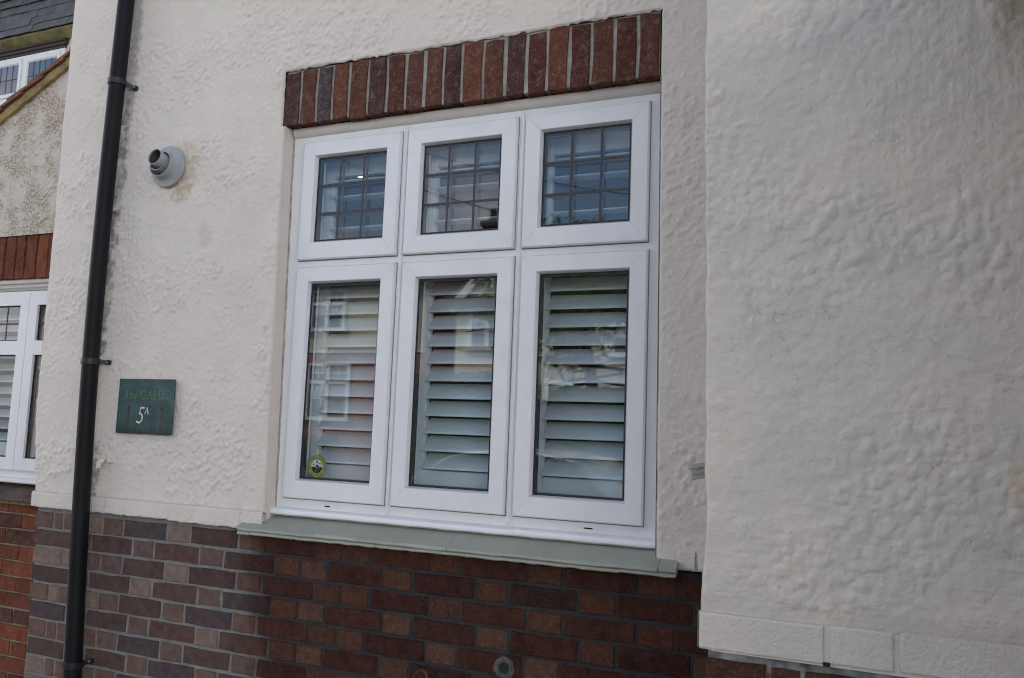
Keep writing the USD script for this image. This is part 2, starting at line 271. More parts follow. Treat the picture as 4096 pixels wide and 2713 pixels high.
M_glass2 = glass('inner_window_glass', 0.058, (0.95, 0.975, 0.975))
M_sill = mat('sage_sill_paint', {
    'g': ('geometry', {}), 'n': ('noise_texture', {'scale': 7.0, 'detail': 5.0, 'roughness': 0.6}), 'r': ('rgb_ramp', {'ramp': [(0, (0.335, 0.355, 0.295)), (0.35, (0.345, 0.362, 0.302)), (0.65, (0.400, 0.415, 0.350)), (1, (0.400, 0.415, 0.350))]}),
    'nc': ('noise_texture', {'scale': 38.0, 'detail': 5.0, 'roughness': 0.7}), 'rc': ('map_range', {'from_min': 0.70, 'from_max': 0.73, 'to_min': 0.0, 'to_max': 0.85, 'clamp': True}), 'mc': ('mix_color', {'b': (0.07, 0.065, 0.055)}),
    'nb': ('noise_texture', {'scale': 90.0, 'detail': 3.0}), 'b': ('bump', {'strength': 0.35, 'distance': 0.0015}), 'p': ('principled_bsdf', {'roughness': 0.42})},
    [('g.position', 'n.vector'), ('n.fac', 'r.fac'), ('g.position', 'nc.vector'), ('nc.fac', 'rc.value'), ('rc.result', 'mc.fac'), ('r.color', 'mc.a'), ('mc.result', 'p.base_color'), ('g.position', 'nb.vector'), ('nb.fac', 'b.height'), ('b.normal', 'p.normal')])
M_pipe = noisy('black_pipe_plastic', (0.007, 0.0075, 0.009), var=0.25, scale=5, rough=0.45, spec=0.2, bump=0.06, bscale=40)
M_clip = plain('black_clip_plastic', (0.012, 0.012, 0.014), 0.35)
M_screw = plain('zinc_screw', (0.42, 0.38, 0.33), 0.4, metallic=0.8)
M_flue = noisy('grey_flue_plastic', (0.36, 0.375, 0.385), var=0.05, scale=20, rough=0.42, bump=0.1, bscale=80)
M_flue_in = noisy('dark_flue_inside', (0.06, 0.065, 0.07), var=0.1, scale=20, rough=0.6, bump=0.1)

# ------------------------------------------------------------------ brick shapes
def brick_mesh(x0, x1, z0, z1, yf, depth, jit=0.0027, ch=0.0032, axis='x'):
    """a hand-made brick: uneven rim, softened arrises, front a little dished; 40 triangles"""
    xm, zm = (x0 + x1) / 2 + rng.uniform(-.1, .1) * (x1 - x0), (z0 + z1) / 2
    ring = [(x0, z0), (xm, z0), (x1, z0), (x1, zm), (x1, z1), (xm, z1), (x0, z1), (x0, zm)]
    o = [(x + rng.uniform(-jit, jit), z + rng.uniform(-jit, jit)) for x, z in ring]
    cx, cz = (x0 + x1) / 2, (z0 + z1) / 2
    tx, tz = rng.uniform(-.0012, .0012), rng.uniform(-.0012, .0012)
    V = [(x, yf + depth, z) for x, z in o] + [(x, yf + ch, z) for x, z in o]
    for x, z in o:
        dx, dz = np.sign(cx - x) * ch * (abs(cx - x) > .01), np.sign(cz - z) * ch * (abs(cz - z) > .008)
        V.append((x + dx, yf + tx * (x - cx) * 8 + tz * (z - cz) * 15 + rng.uniform(0, .0008), z + dz))
    V.append((cx, yf + .0004, cz))
    F = []
    for k in range(8):
        j = (k + 1) % 8
        F += [(k, 8 + j, 8 + k), (k, j, 8 + j), (8 + k, 16 + j, 16 + k), (8 + k, 8 + j, 16 + j), (16 + k, 16 + j, 24)]
    return np.array(V), np.array([(a, c, b) for a, b, c in F])

# ================================================================== THE HOUSE FRONT
house = thing('rendered_house', 'cream rendered house front with plum brick plinth around the large white window', 'house', (0.0, 0.0, -1.2))
XA = lambda z: 0.872 + (1.5464 - z) * 0.0209        # left arris of the window opening
XR = lambda z: 2.3770 + (1.57 - z) * .0085
LX0, LX1, LZ0, LZ1 = 0.8555, 2.3757, 1.5813, 1.8037    # soldier course
XL = lambda z: -0.392 + 0.0 * z - 0.006 * np.clip(z, 0, 3) + 0.045 * sstep(0.45, 0.0, z)   # left corner of the render
Y0 = -0.010

def m_main(x, z):
    P = np.stack([x, np.zeros_like(x), z], -1)
    return sstep(0.40, 0.60, fbm(P * 4.2, 3, 11)) * (1 - .5 * sstep(2.2, 2.34, x))
BL = []
def h_main(x, z):
    if not BL: BL.append(Blobs(-.5, 2.7, 0, 2.8, 46000, .0048, .0145, .0010, .0060, m_main, 5))
    P = np.stack([x, np.zeros_like(x), z], -1)
    return 0.0075 * (fbm(P * 7.0, 3, 21) - .5) + 0.0030 * m_main(x, z) * noise(P * 26, 9) + BL[0](x, z) + 0.0018 * noise(P * 75, 8) - .004

from scipy.spatial import cKDTree
class Blobs:
    """thrown-on lumps: many small domes of uneven size, thick in some patches and rare in others"""
    def __init__(s, x0, x1, z0, z1, n, r0, r1, a0, a1, mask, seed):
        g = np.random.default_rng(seed); p = np.stack([g.uniform(x0, x1, n), g.uniform(z0, z1, n)], 1)
        m = mask(p[:, 0], p[:, 1]); keep = g.random(n) < .35 + .65 * m; s.p = p[keep]; m = m[keep]
        t = g.random(len(s.p)) ** 1.6; s.r = r0 + (r1 - r0) * t; s.a = (a0 + (a1 - a0) * t * g.uniform(.5, 1, len(s.p))) * (.34 + .66 * m)
        s.el = g.uniform(.75, 1.3, len(s.p)); s.t = cKDTree(s.p)
    def __call__(s, x, z):
        q = np.stack([x, z], 1); q = q + .004 * np.stack([noise(np.stack([x * 90, 0 * x, z * 90], -1), 1) - .5, noise(np.stack([x * 90, 0 * x, z * 90], -1), 2) - .5], 1)
        d, i = s.t.query(q, k=6, workers=1); h = np.zeros(len(x))
        for k in range(6):
            j = i[:, k]; dx, dz = (q[:, 0] - s.p[j, 0]) * s.el[j], (q[:, 1] - s.p[j, 1]) / s.el[j]
            v = s.a[j] * np.clip(1 - (dx * dx + dz * dz) / s.r[j] ** 2, 0, 1) ** 1.0
            h = np.maximum(h, v) + .25 * np.minimum(h, v)
        return h
def grid(nx, nz):
    u, v = np.meshgrid(np.linspace(0, 1, nx), np.linspace(0, 1, nz), indexing='xy')
    i = np.arange(nx * nz).reshape(nz, nx)
    F = np.stack([i[:-1, :-1], i[:-1, 1:], i[1:, 1:], i[1:, :-1]], -1).reshape(-1, 4)
    return u.ravel(), v.ravel(), F
def rnd(d, r): return np.where(d < r, r - np.sqrt(np.maximum(r * r - (r - np.clip(d, 0, r)) ** 2, 0)), 0.0)

def patch(mb, fx0, fx1, z0, z1, hf, y0, step=0.0044, rl=0, rr=0, rb=0, rt=0, rough=0.0, back=0.0, rbx=None):
    zc = (z0 + z1) / 2
    nx, nz = max(2, int(abs(fx1(zc) - fx0(zc)) / step) + 1), max(2, int(abs(z1 - z0) / step) + 1)
    u, v, F = grid(nx, nz)
    z = z0 + v * (z1 - z0); a, b = fx0(z), fx1(z); x = a + u * (b - a)
    y = y0 - hf(x, z)
    if rl: y = y + rnd(x - a, rl) + back * (x - a < rl * .01)
    if rr: y = y + rnd(b - x, rr)
    if rb: y = y + rnd(z - z0, rb) * (1.0 if not rbx else ((x > rbx[0]) & (x < rbx[1])))
    if rt: y = y + rnd(z1 - z, rt)
    if rough:  # a ragged painted lip
        e = (v == 0) & ((x > rbx[0]) & (x < rbx[1]) if rbx else True); z = z + np.where(e, (noise(np.stack([x * 60, 0 * x, 0 * x], -1), 4) - .5) * rough, 0)
    mb.add(np.stack([x, y, z], 1), F)
K = lambda c: (lambda z: c + 0 * z)
rend = MB()
patch(rend, XL, XA, 0.075, LZ0, h_main, Y0, rl=0.016, rr=0.014)
patch(rend, XL, K(LX0 - .002), LZ0, LZ1 + .003, h_main, Y0, rl=0.016, rr=0.008)
patch(rend, XL, K(2.66), LZ1 + .003, 2.75, h_main, Y0, rl=0.016, rb=0.007, rbx=(LX0, LX1), rough=.007)
patch(rend, K(LX1 + .002), K(2.66), LZ0, LZ1 + .003, h_main, Y0, rl=0.008)
patch(rend, XR, K(2.66), 0.040, LZ0, h_main, Y0, rl=0.012)
def reveal(mb, fx, y0, y1, z0, z1, side, seed, amp=0.004):
    """the narrow return of the render into the opening (side +1 faces right)"""
    nz, ny = int((z1 - z0) / .006), 14
    u, v, F = grid(ny, nz)
    z = z0 + v * (z1 - z0); y = y0 + u * (y1 - y0)
    P = np.stack([0 * z, y, z], -1)
    x = fx(z) + side * amp * (fbm(P * 14, 3, seed) - .5) * np.minimum(1, u * 4)
    mb.add(np.stack([x, y, z], 1), F)
reveal(rend, lambda z: XA(z) + .0005, Y0 + .0135 - .006, 0.062, 0.03, LZ0, 1, 31)
reveal(rend, lambda z: XR(z) - .0005, Y0 + .006, 0.062, 0.03, LZ0, -1, 33)
reveal(rend, XL, Y0 + .010, 0.36, 0.03, 2.75, -1, 35)
obj('render', rend, M_wall, house, smooth=True)
# the painted course of bricks that carries the foot of the render
def h_band(x, z):
    P = np.stack([x, np.zeros_like(x), z], -1)
    return 0.0016 * noise(P * 160, 2) + 0.0012 * noise(P * 320, 6) + 0.002 * fbm(P * 9, 2, 8)
bandcore = MB().box(-0.338, 0.86, -0.006, 0.05, 0.015, 0.078)
band = obj('painted_course', bandcore, M_band, house)
band2 = obj('painted_course', MB().box(2.455, 2.64, -0.006, 0.05, 0.018, 0.078), M_band, house)
bx = [-0.352, -0.020, 0.088, 0.205, 0.437, 0.556, 0.795, 0.90]
for i in range(len(bx) - 1):
    b = MB(); zt, zb = 0.0815, 0.0155 - 0.004 * (i > 3)
    patch(b, K(bx[i] + (.0006 if i else 0)), K(bx[i + 1] - .0006), zb, zt, h_band, -0.0165 + rng.uniform(-.0004, .0004), step=.004, rl=.006 if i == 0 else .0005, rr=.0005, rt=.009, rb=.003, rough=.004)
    b.box(bx[i] + .004, bx[i + 1] - .004, -.0105, 0.02, zb + .0005, zt - .010)
    obj('painted_brick', b, M_band, band, smooth=40)
for a, c in ((2.458, 2.512), (2.520, 2.60)):
    b = MB(); patch(b, K(a), K(c), 0.020, 0.082, h_band, -0.0105, step=.004, rl=.002, rt=.009, rb=.003, rough=.004); b.box(a + .003, c - .003, -.0065, .02, .021, .070)
    obj('painted_brick', b, M_band, band, smooth=40)

# plinth bricks: joints as they lie, course by course
JO = {1: [-.336, -.226, -.167, -.055, .066, .183, .418, .539, .779, .893, 1.139, 1.252, 1.368, 1.611, 1.730, 1.971, 2.093, 2.339, 2.460, 2.66],
      2: [-.333, -.105, .006, .240, .357, .593, .712, .953, 1.072, 1.191, 1.429, 1.545, 1.784, 1.905, 2.146, 2.269, 2.508, 2.66],
      3: [-.332, -.221, -.154, -.045, .071, .190, .421, .541, .779, .900, 1.137, 1.256, 1.374, 1.612, 1.731, 1.974, 2.096, 2.337, 2.453, 2.66],
      4: [-.330, -.105, .008, .244, .360, .597, .714, .952, 1.072, 1.193, 1.431, 1.550, 1.791, 1.914, 2.151, 2.272, 2.506, 2.66],
      5: [-.327, -.215, -.155, -.045, .074, .190, .420, .539, .774, .888, 1.125, 1.246, 1.364, 1.605, 1.726, 1.966, 2.091, 2.335, 2.453, 2.66],
      6: [-.322, -.104, .013, .247, .360, .601, .716, .951, 1.074, 1.193, 1.425, 1.548, 1.786, 1.910, 2.148, 2.270, 2.506, 2.66],
      7: [-.317, -.209, -.148, -.04, .082, .199, .428, .546, .779, .900, 1.130, 1.250, 1.366, 1.606, 1.727, 1.968, 2.092, 2.336, 2.454, 2.66],
      8: [-.314, -.094, .021, .256, .370, .613, .722, .955, 1.076, 1.195, 1.428, 1.548, 1.786, 1.910, 2.148, 2.270, 2.506, 2.66],
      9: [-.310, -.201, -.141, -.035, .090, .208, .436, .550, .782, .902, 1.132, 1.250, 1.366, 1.606, 1.727, 1.968, 2.092, 2.336, 2.454, 2.66]}
for k in (10, 12, 14): JO[k] = [x + .003 for x in JO[8]]
for k in (11, 13): JO[k] = [x + .002 for x in JO[9]]
PZ = 0.07512
mort = MB()
nmx, nmz = 330, 150
u, v, F = grid(nmx, nmz)
X, Z = -0.326 + u * (2.66 + .326), -14 * PZ + v * (14 * PZ + 0.012)
X = X + np.where(u == 0, 0.022 * np.clip(-Z / .65, 0, 1.5), 0)
P = np.stack([X, 0 * X, Z], -1)
mort.add(np.stack([X, 0.0048 - 0.0016 * fbm(P * 30, 3, 5) - .0008 * noise(P * 150, 3), Z], 1), F)
mort.box(-.318, 2.66, 0.012, 0.2, -1.19, 0.010)
mb_prim = obj('mortar_bed', mort, M_mortar, house, smooth=40)
HOLES = [(1.8999, -0.3463, 0.019), (1.5952, -0.424, 0.022)]
for k, xs in JO.items():
    for i in range(len(xs) - 1):
        w = xs[i + 1] - xs[i]; z1 = -(k - 1) * PZ - .0052; z0 = -k * PZ + .0052
        if z1 < -1.19: continue
        ms = rng.choice(M_str) if w > .16 else rng.choice(M_hed)
        if w > .16 and rng.random() < .12: ms = rng.choice(M_hed)
        obj('brick', brick_mesh(xs[i] + (.0052 if i else 0), xs[i + 1] - .0052, z0, z1, rng.uniform(-.0012, .0012), 0.06), ms, mb_prim)
# two drilled holes low in the plinth, one with its ring of cement
ang = np.arange(28) * 2 * np.pi / 28
def ring_patch(cx, cz, r0, r1, y, amp, seed):
    rr = np.random.default_rng(seed); wob = 1 + rr.uniform(-amp, amp, 28); wob = (wob + np.roll(wob, 1)) / 2
    V = []; 
    for r, yy in ((r0 * .98, y + .03), (r0, y + .001), ((r0 + r1) / 2, y - .002), (r1 * 1.0, y + .0035)):
        k = wob if r > r0 * 1.05 else 1 + (wob - 1) * .35
        V.append(np.stack([cx + r * k * np.cos(ang), np.full(28, yy), cz + r * k * np.sin(ang)], 1))
    F = [(a * 28 + k, a * 28 + (k + 1) % 28, (a + 1) * 28 + (k + 1) % 28, (a + 1) * 28 + k) for a in range(3) for k in range(28)]
    return np.vstack(V), np.array(F)
h = obj('cement_ring', ring_patch(1.8999, -.3463, .017, .036, -.003, .16, 3), M_patch, house, smooth=60)
d = MB().tm(trimesh.Trimesh(*[np.asarray(a) for a in (lathe([(.0001, .0048), (.0172, .0048)], (1.8999, 0, -.3463), 24)[0], np.array([(k, (k + 1) % 24, 24 + (k + 1) % 24) for k in range(24)] + [(k, 24 + (k + 1) % 24, 24 + k) for k in range(24)]))], process=False))
obj('drilled_hole', d, M_dark, h)
M_scorch = brick_mat('drilled_brick_dust', (0.19, 0.060, 0.026), burn=.2, speck=.2)
h2 = obj('chipped_ring', ring_patch(1.5952, -.426, .021, .030, -.0028, .12, 9), M_scorch, house, smooth=60)
d = lathe([(.0001, .0030), (.0212, .0030)], (1.5952, 0, -.426), 24)
obj('drilled_hole', (d[0], np.array([(k, (k + 1) % 24, 24 + (k + 1) % 24, 24 + k) for k in range(24)])), M_dark, h2)

# soldier course over the window
lm = MB(); lm.box(LX0 + .004, LX1 - .004, 0.0046, 0.05, LZ0 + .006, LZ1 + .004)
lm_p = obj('lintel_mortar', lm, M_linmortar, house)
lj = [LX0, .931, 1.0086, 1.0845, 1.1614, 1.2448, 1.3306, 1.4115, 1.4908, 1.5699, 1.6469, 1.7327, 1.8167, 1.8983, 1.9752, 2.0582, 2.1351, 2.2165, 2.2986, LX1]
tone = [1, 0, 2, 3, 0, 1, 4, 0, 0, 1, 3, 0, 1, 4, 3, 4, 0, 4, 0]
for i in range(19):
    v, f = brick_mesh(lj[i] + (.0062 if i else 0), lj[i + 1] - .0062, LZ0 + rng.uniform(-.003, .003), LZ1 + rng.uniform(-.006, .004), rng.uniform(-.005, .001), .056, jit=.0032)
    nb = len(v); f = np.vstack([f, [(0, 2, 4), (0, 4, 6)]])
    obj('lintel_brick', (v, f), M_lin[tone[i]], lm_p)

# upper storey, gable end and roof of the same house, above the picture
M_roof = noisy('dark_roof_tiles', (0.07, 0.06, 0.055), var=0.3, scale=3, rough=0.85)
up = MB(); up.box(-0.40, 7.5, -0.008, 0.25, 2.75, 5.3); up.box(-0.385, -0.15, 0.30, 8.0, -1.2, 5.3); up.box(7.3, 7.5, 0.26, 8.0, -1.2, 5.3); up.box(-.15, 7.3, 7.8, 8.0, -1.2, 5.3)
up.box(2.67, 7.5, 0.0, 0.25, -1.2, 2.745); 
obj('upper_wall', up, M_wall, house)
rf = MB(); rf.hexa([(-.75, -.35, 5.18), (-.75, -.35, 5.32), (-.75, 4.0, 8.3), (-.75, 4.0, 8.45), (7.9, -.35, 5.18), (7.9, -.35, 5.32), (7.9, 4.0, 8.3), (7.9, 4.0, 8.45)])
rf.hexa([(-.75, 4.004, 8.3), (-.75, 4.004, 8.45), (-.75, 8.35, 5.18), (-.75, 8.35, 5.32), (7.9, 4.004, 8.3), (7.9, 4.004, 8.45), (7.9, 8.35, 5.18), (7.9, 8.35, 5.32)])
obj('roof', rf, M_roof, house)
for xg in (-.39, 7.5): obj('gable', MB().add([(xg, .3, 5.3), (xg, 8, 5.3), (xg, 4, 8.25)], [(0, 2, 1)]), M_wall, house)

# the room behind the window
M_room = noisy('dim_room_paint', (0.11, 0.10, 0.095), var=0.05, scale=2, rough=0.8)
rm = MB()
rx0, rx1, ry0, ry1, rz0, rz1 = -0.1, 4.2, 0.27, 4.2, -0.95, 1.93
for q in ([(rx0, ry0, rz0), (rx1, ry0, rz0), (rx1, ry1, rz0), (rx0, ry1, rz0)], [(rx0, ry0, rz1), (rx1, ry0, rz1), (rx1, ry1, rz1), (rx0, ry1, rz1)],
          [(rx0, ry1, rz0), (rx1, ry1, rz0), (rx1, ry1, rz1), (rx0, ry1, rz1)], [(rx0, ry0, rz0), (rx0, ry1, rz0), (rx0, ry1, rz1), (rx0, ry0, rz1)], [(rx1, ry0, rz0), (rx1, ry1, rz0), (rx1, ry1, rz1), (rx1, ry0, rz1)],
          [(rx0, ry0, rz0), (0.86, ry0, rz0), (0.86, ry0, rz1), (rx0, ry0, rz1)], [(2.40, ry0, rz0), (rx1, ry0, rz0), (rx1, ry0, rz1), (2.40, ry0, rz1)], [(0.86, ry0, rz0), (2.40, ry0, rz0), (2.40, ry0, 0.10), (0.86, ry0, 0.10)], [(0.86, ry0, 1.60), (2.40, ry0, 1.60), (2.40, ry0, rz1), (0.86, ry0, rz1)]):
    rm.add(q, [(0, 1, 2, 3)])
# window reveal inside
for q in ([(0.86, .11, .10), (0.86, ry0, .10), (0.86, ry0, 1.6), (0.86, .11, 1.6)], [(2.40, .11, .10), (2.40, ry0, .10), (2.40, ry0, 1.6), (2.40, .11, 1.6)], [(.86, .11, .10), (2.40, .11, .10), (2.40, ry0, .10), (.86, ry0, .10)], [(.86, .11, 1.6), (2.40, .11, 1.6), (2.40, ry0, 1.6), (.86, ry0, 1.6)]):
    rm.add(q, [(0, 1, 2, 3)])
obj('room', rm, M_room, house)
lamp = thing('ceiling_spotlight', 'small lit spotlight on the ceiling of the room, seen through the top left pane', 'spotlight', (0.20, 1.5, 1.93))
obj('lamp_rim', lathe([(.030, 0), (.045, 0), (.045, .01), (.03, .01)], (0, 0, 0), 20)[0][:, [0, 2, 1]] * [1, 1, 1] + np.array([.2, 1.5, 1.925]) if False else (lathe([(.028, 0), (.044, 0), (.044, .01), (.028, .01), (.028, 0)], (0, 0, 0), 20)[0][:, [0, 2, 1]] + np.array([.2, 1.5, 1.918]), lathe([(.028, 0), (.044, 0), (.044, .01), (.028, .01), (.028, 0)], (0, 0, 0), 20)[1]), M_handle, lamp)
M_bulb = mat('warm_bulb', {'e': ('emission', {'color': (1.0, 0.72, 0.38), 'strength': 3.0})}, [], surface='e.emission')
bulb = trimesh.creation.icosphere(2, .026); bulb.apply_translation([.2, 1.5, 1.90]); obj('bulb', bulb, M_bulb, lamp, smooth=True)

# ================================================================== THE WINDOW
YF = 0.050
def rect_ring(mb, rings, members=True, gap=0.0003):
    """a mitred frame: rings are (x0, x1, z0, z1, y) from the outside in; each of its four members is closed off at the mitres by a hairline"""
    for side in range(4):
        V = []
        for (x0, x1, z0, z1, y) in rings:
            c = [(x0, z0), (x1, z0), (x1, z1), (x0, z1)]
            a, b = np.array(c[side]), np.array(c[(side + 1) % 4]); t = (b - a) / np.linalg.norm(b - a)
            a, b = a + t * gap, b - t * gap
            V += [(a[0], y, a[1]), (b[0], y, b[1])]
        F = [(2 * i, 2 * i + 1, 2 * i + 3, 2 * i + 2) for i in range(len(rings) - 1)]
        mb.add(V, F)
    return mb
window = thing('casement_window', 'large white plastic window of six lights, leaded panes above and plain panes below, set in the cream wall', 'window', (1.634, 0.05, 0.0715))
FX0, FX1, FZ0, FZ1 = 0.8955, 2.4050, 0.0976, 1.5455
PITCH, SX0, SW = 0.4755, 0.9375, 0.4455
fr = MB()
UZ0, UZ1, WZ0, WZ1 = 1.0445, 1.5190, 0.1325, 1.0175
# outer frame: a flat grid of members with the openings left free
cols = [(SX0 + k * PITCH + .02, SX0 + k * PITCH + SW - .02) for k in range(3)]
xsb = [FX0] + [c for p in cols for c in p] + [FX1]
rows = [(WZ0 + .02, WZ1 - .02), (UZ0 + .02, UZ1 - .02)]
zsb = [FZ0, rows[0][0], rows[0][1], rows[1][0], rows[1][1], FZ1]
for i in (0, 2, 4, 6): fr.box(xsb[i] - (0.02 if i == 0 else 0), xsb[i + 1] + (0.02 if i == 6 else 0), YF, .11, FZ0, FZ1)
for j in (0, 2, 4):
    for i in (1, 3, 5): fr.box(xsb[i], xsb[i + 1], YF, .11, zsb[j], zsb[j + 1])
ofr = obj('outer_frame', fr, M_upvc, window)
# raised beads on the mullions and the frame's edge
bd = MB()
for k in (1, 2):
    xm = SX0 + k * PITCH - (PITCH - SW) / 2; bd.rbox(xm - .0085, xm + .0085, YF - .006, YF + .01, FZ0 + .004, FZ1 - .004, .004)
obj('mullion_bead', bd, M_upvc, ofr)
# sub-frame strip along the foot, in two lengths
def rstrip(x0, x1):
    prof = [(0.056, 0.0975), (0.036, 0.0965), (0.026, 0.0915), (0.022, 0.084), (0.021, 0.0765), (0.024, 0.0715), (0.056, 0.0715)]
    V = [(x, y, z) for x in (x0, x1) for y, z in prof]; n = len(prof)
    F = [(i, i + 1, n + i + 1, n + i) for i in range(n - 1)] + [(0, n, 2 * n - 1, n - 1)]
    mb = MB().add(V, F); mb.add([V[i] for i in range(n)], [(0, i, i + 1) for i in range(1, n - 1)]); mb.add([V[n + i] for i in range(n)], [(0, i + 1, i) for i in range(1, n - 1)])
    return mb
obj('foot_strip', rstrip(0.897, 1.9005), M_upvc2, window, smooth=40)
obj('foot_strip', rstrip(1.9018, 2.405), M_upvc2, window, smooth=40)
# coved trim under the lintel
prof = [(0.0495, 1.5445), (0.044, 1.5475), (0.0375, 1.553), (0.034, 1.562), (0.033, 1.572), (0.034, 1.5795), (0.06, 1.5795)]
V = [(x, y, z) for x in (0.882, 2.402) for y, z in prof]; n = len(prof)
tr = MB().add(V, [(i, i + 1, n + i + 1, n + i) for i in range(n - 1)])
obj('head_trim', tr, M_trim, window, smooth=50)
sl = MB().box(1.128, 1.152, .0488, .0505, .1098, .1140); obj('drain_slot', sl, M_dark, window)
sl = MB().box(2.140, 2.170, .0488, .0505, .1098, .1140); obj('drain_slot', sl, M_dark, window)

def sash(parent, x0, x1, z0, z1, yf, dep, face_w, lead=None, nm='sash', mats=None, bot=None, yshift=0.0):
    """one opening light: mitred frame, glazing bead, gasket, two sheets of glass and, when leaded, lead strips on both sheets"""
    bot = bot or face_w
    yb = yf + dep; c = .005
    ix0, ix1, iz0, iz1 = x0 + face_w, x1 - face_w, z0 + bot, z1 - face_w
    bead = .007
    s = MB(); rect_ring(s, [(x0, x1, z0, z1, yb + .002), (x0 + .0006, x1 - .0006, z0 + .0006, z1 - .0006, yf + .0055), (x0 + c, x1 - c, z0 + c, z1 - c, yf), (ix0, ix1, iz0, iz1, yf), (ix0 + bead, ix1 - bead, iz0 + bead, iz1 - bead, yb - .0005), (ix0 + bead, ix1 - bead, iz0 + bead, iz1 - bead, yb + .05)])
    s.box(x0 + .012, x0 + .05, yf + .006, yb + .001, z0 + .012, z1 - .012) if False else None
    sp = obj(nm, s, M_upvc, parent, smooth=25)
    if lead is not None or yshift == 0: obj('rebate_shade_line', rect_ring(MB(), [(x0 - .0022, x1 + .0022, z0 - .0030, z1 + .0018, yb - .0006), (x0 + .001, x1 - .001, z0 + .001, z1 - .001, yb - .0008)], gap=0), M_edge, sp)  # thin flat ring: rebate shadow put into the colour, with edge dirt
    gx0, gx1, gz0, gz1 = ix0 + bead - .0004, ix1 - bead + .0004, iz0 + bead - .0004, iz1 - bead + .0004
    g = MB(); w = .0072
    rect_ring(g, [(gx0, gx1, gz0, gz1, yb + .0006), (gx0 + w, gx1 - w, gz0 + w, gz1 - w, yb + .0016), (gx0 + w, gx1 - w, gz0 + w, gz1 - w, yb + .028)], gap=0)
    obj('gasket', g, M_gasket, sp)
    gy = yb + .0024
    pa = MB().add([(gx0 + .001, gy, gz0 + .001), (gx1 - .001, gy, gz0 + .001), (gx1 - .001, gy, gz1 - .001), (gx0 + .001, gy, gz1 - .001)], [(0, 1, 2, 3)])
    obj('pane', pa, M_glass, sp)
    gy2 = gy + .022; t = .0006
    pb = MB().add([(gx0 + .001, gy2, gz0 + .001), (gx1 - .001, gy2 + t, gz0 + .001), (gx1 - .001, gy2 + t * 1.5, gz1 - .001), (gx0 + .001, gy2 + t * .5, gz1 - .001)], [(0, 1, 2, 3)])
    obj('inner_pane', pb, M_glass2, sp)
    if lead:
        xs, zs, lw = lead
        for x in xs:
            m = MB().rbox(x - lw / 2, x + lw / 2, gy - .0016, gy - .0002, gz0 + .004, gz1 - .004, .0006); m.box(x - lw / 2, x + lw / 2, gy2 - .002, gy2 - .0008, gz0 + .003, gz1 - .003); obj('lead_strip', m, M_lead, sp)
        for z in zs:
            m = MB().rbox(gx0 + .003, gx1 - .003, gy - .0019, gy - .0003, z - lw / 2, z + lw / 2, .0006); m.box(gx0 + .003, gx1 - .003, gy2 - .0023, gy2 - .0009, z - lw / 2, z + lw / 2); obj('lead_strip', m, M_lead, sp)
    return sp
ys = 0.0335
for k in range(3):
    x0 = SX0 + k * PITCH; x1 = x0 + SW
    gx0, gx1 = x0 + .064, x1 - .064
    sash(window, x0, x1, UZ0, UZ1, ys, YF - ys, .058, lead=([gx0 + (gx1 - gx0) * t for t in (.335, .672)], [1.1165 + .336 * t for t in (.335, .668)], .0088), bot=.067)
for k in range(3):
    x0 = SX0 + k * PITCH + .003; x1 = x0 + SW
    sash(window, x0, x1, WZ0, WZ1, ys, YF - ys, .058, bot=.067)
hd = MB(); hd.rbox(1.964, 1.986, .080, .10, .52, .602, .004)
v = MB().rbox(1.972, 2.076, .0765, .092, .574, .590, .004).arr()
ca, sa = math.cos(-.05), math.sin(-.05); dv = v[0] - np.array([1.972, 0, .583]); v2 = np.stack([1.972 + dv[:, 0] * ca - dv[:, 2] * sa, dv[:, 1], .587 + dv[:, 0] * sa + dv[:, 2] * ca], 1); hd.add(v2, v[1])
obj('handle', hd, M_handle, window, smooth=30)
# caulk line between frame and reveal
M_caulk = noisy('old_caulk', (0.40, 0.36, 0.30), var=.3, scale=40, rough=.9)
ck = MB(); zc = np.linspace(.075, 1.575, 60)
ck.tube(np.stack([XA(zc) + .003 + (noise(np.stack([zc * 30, 0 * zc, 0 * zc], -1), 2) - .5) * .004, np.full(60, .0500), zc], 1), .0042, 7); obj('caulk_bead', ck, M_caulk, window, smooth=True)

# round sticker inside the lower left pane
def text_ring(word, r, a0, a1, hgt, flip=False):
    out = []
    for i, chx in enumerate(word):
        a = a0 + (a1 - a0) * i / (len(word) - 1)
        m = text_mesh(chx, hgt, .0002, bold=True); v = np.array(m.vertices)
        w = v[:, 0].max() + v[:, 0].min(); x, z = (v[:, 0] - w / 2) * .82, v[:, 1]
        th = math.radians(a)
        if flip: X, Z = (r + hgt - z) * np.cos(th) - x * np.sin(th) * -1 * -1, (r + hgt - z) * np.sin(th) + x * np.cos(th)
        if not flip: X, Z = (r + z) * np.cos(th) + x * np.sin(th), (r + z) * np.sin(th) - x * np.cos(th)
        out.append(trimesh.Trimesh(np.stack([X, -v[:, 2], Z], 1), m.faces, process=False))
    return trimesh.util.concatenate(out)
SC = np.array([1.0805, 0.0531, 0.2550])
st = thing('watch_sticker', 'round yellow and black neighbourhood watch sticker in the lower left pane', 'sticker', SC)
def at(m, dy=0.0): m = m.copy(); m.apply_translation(SC + [0, dy, 0]); return m
M_yel = plain('sticker_yellow', (0.36, 0.37, 0.055), .45); M_blk = plain('sticker_black', (0.012, 0.012, 0.014), .45); M_wht = plain('sticker_white', (0.62, 0.65, 0.68), .45)
obj('black_rim', at(extr(Point(0, 0).buffer(.0420, 48), 0, .0002), .0010), M_blk, st)
obj('yellow_ring', at(extr(Point(0, 0).buffer(.0403, 48), 0, .0002), .0007), M_yel, st)
obj('white_disc', at(extr(Point(0, 0).buffer(.0252, 48), 0, .0002), .0004), M_wht, st)
disc = Point(0, 0).buffer(.0250, 48)
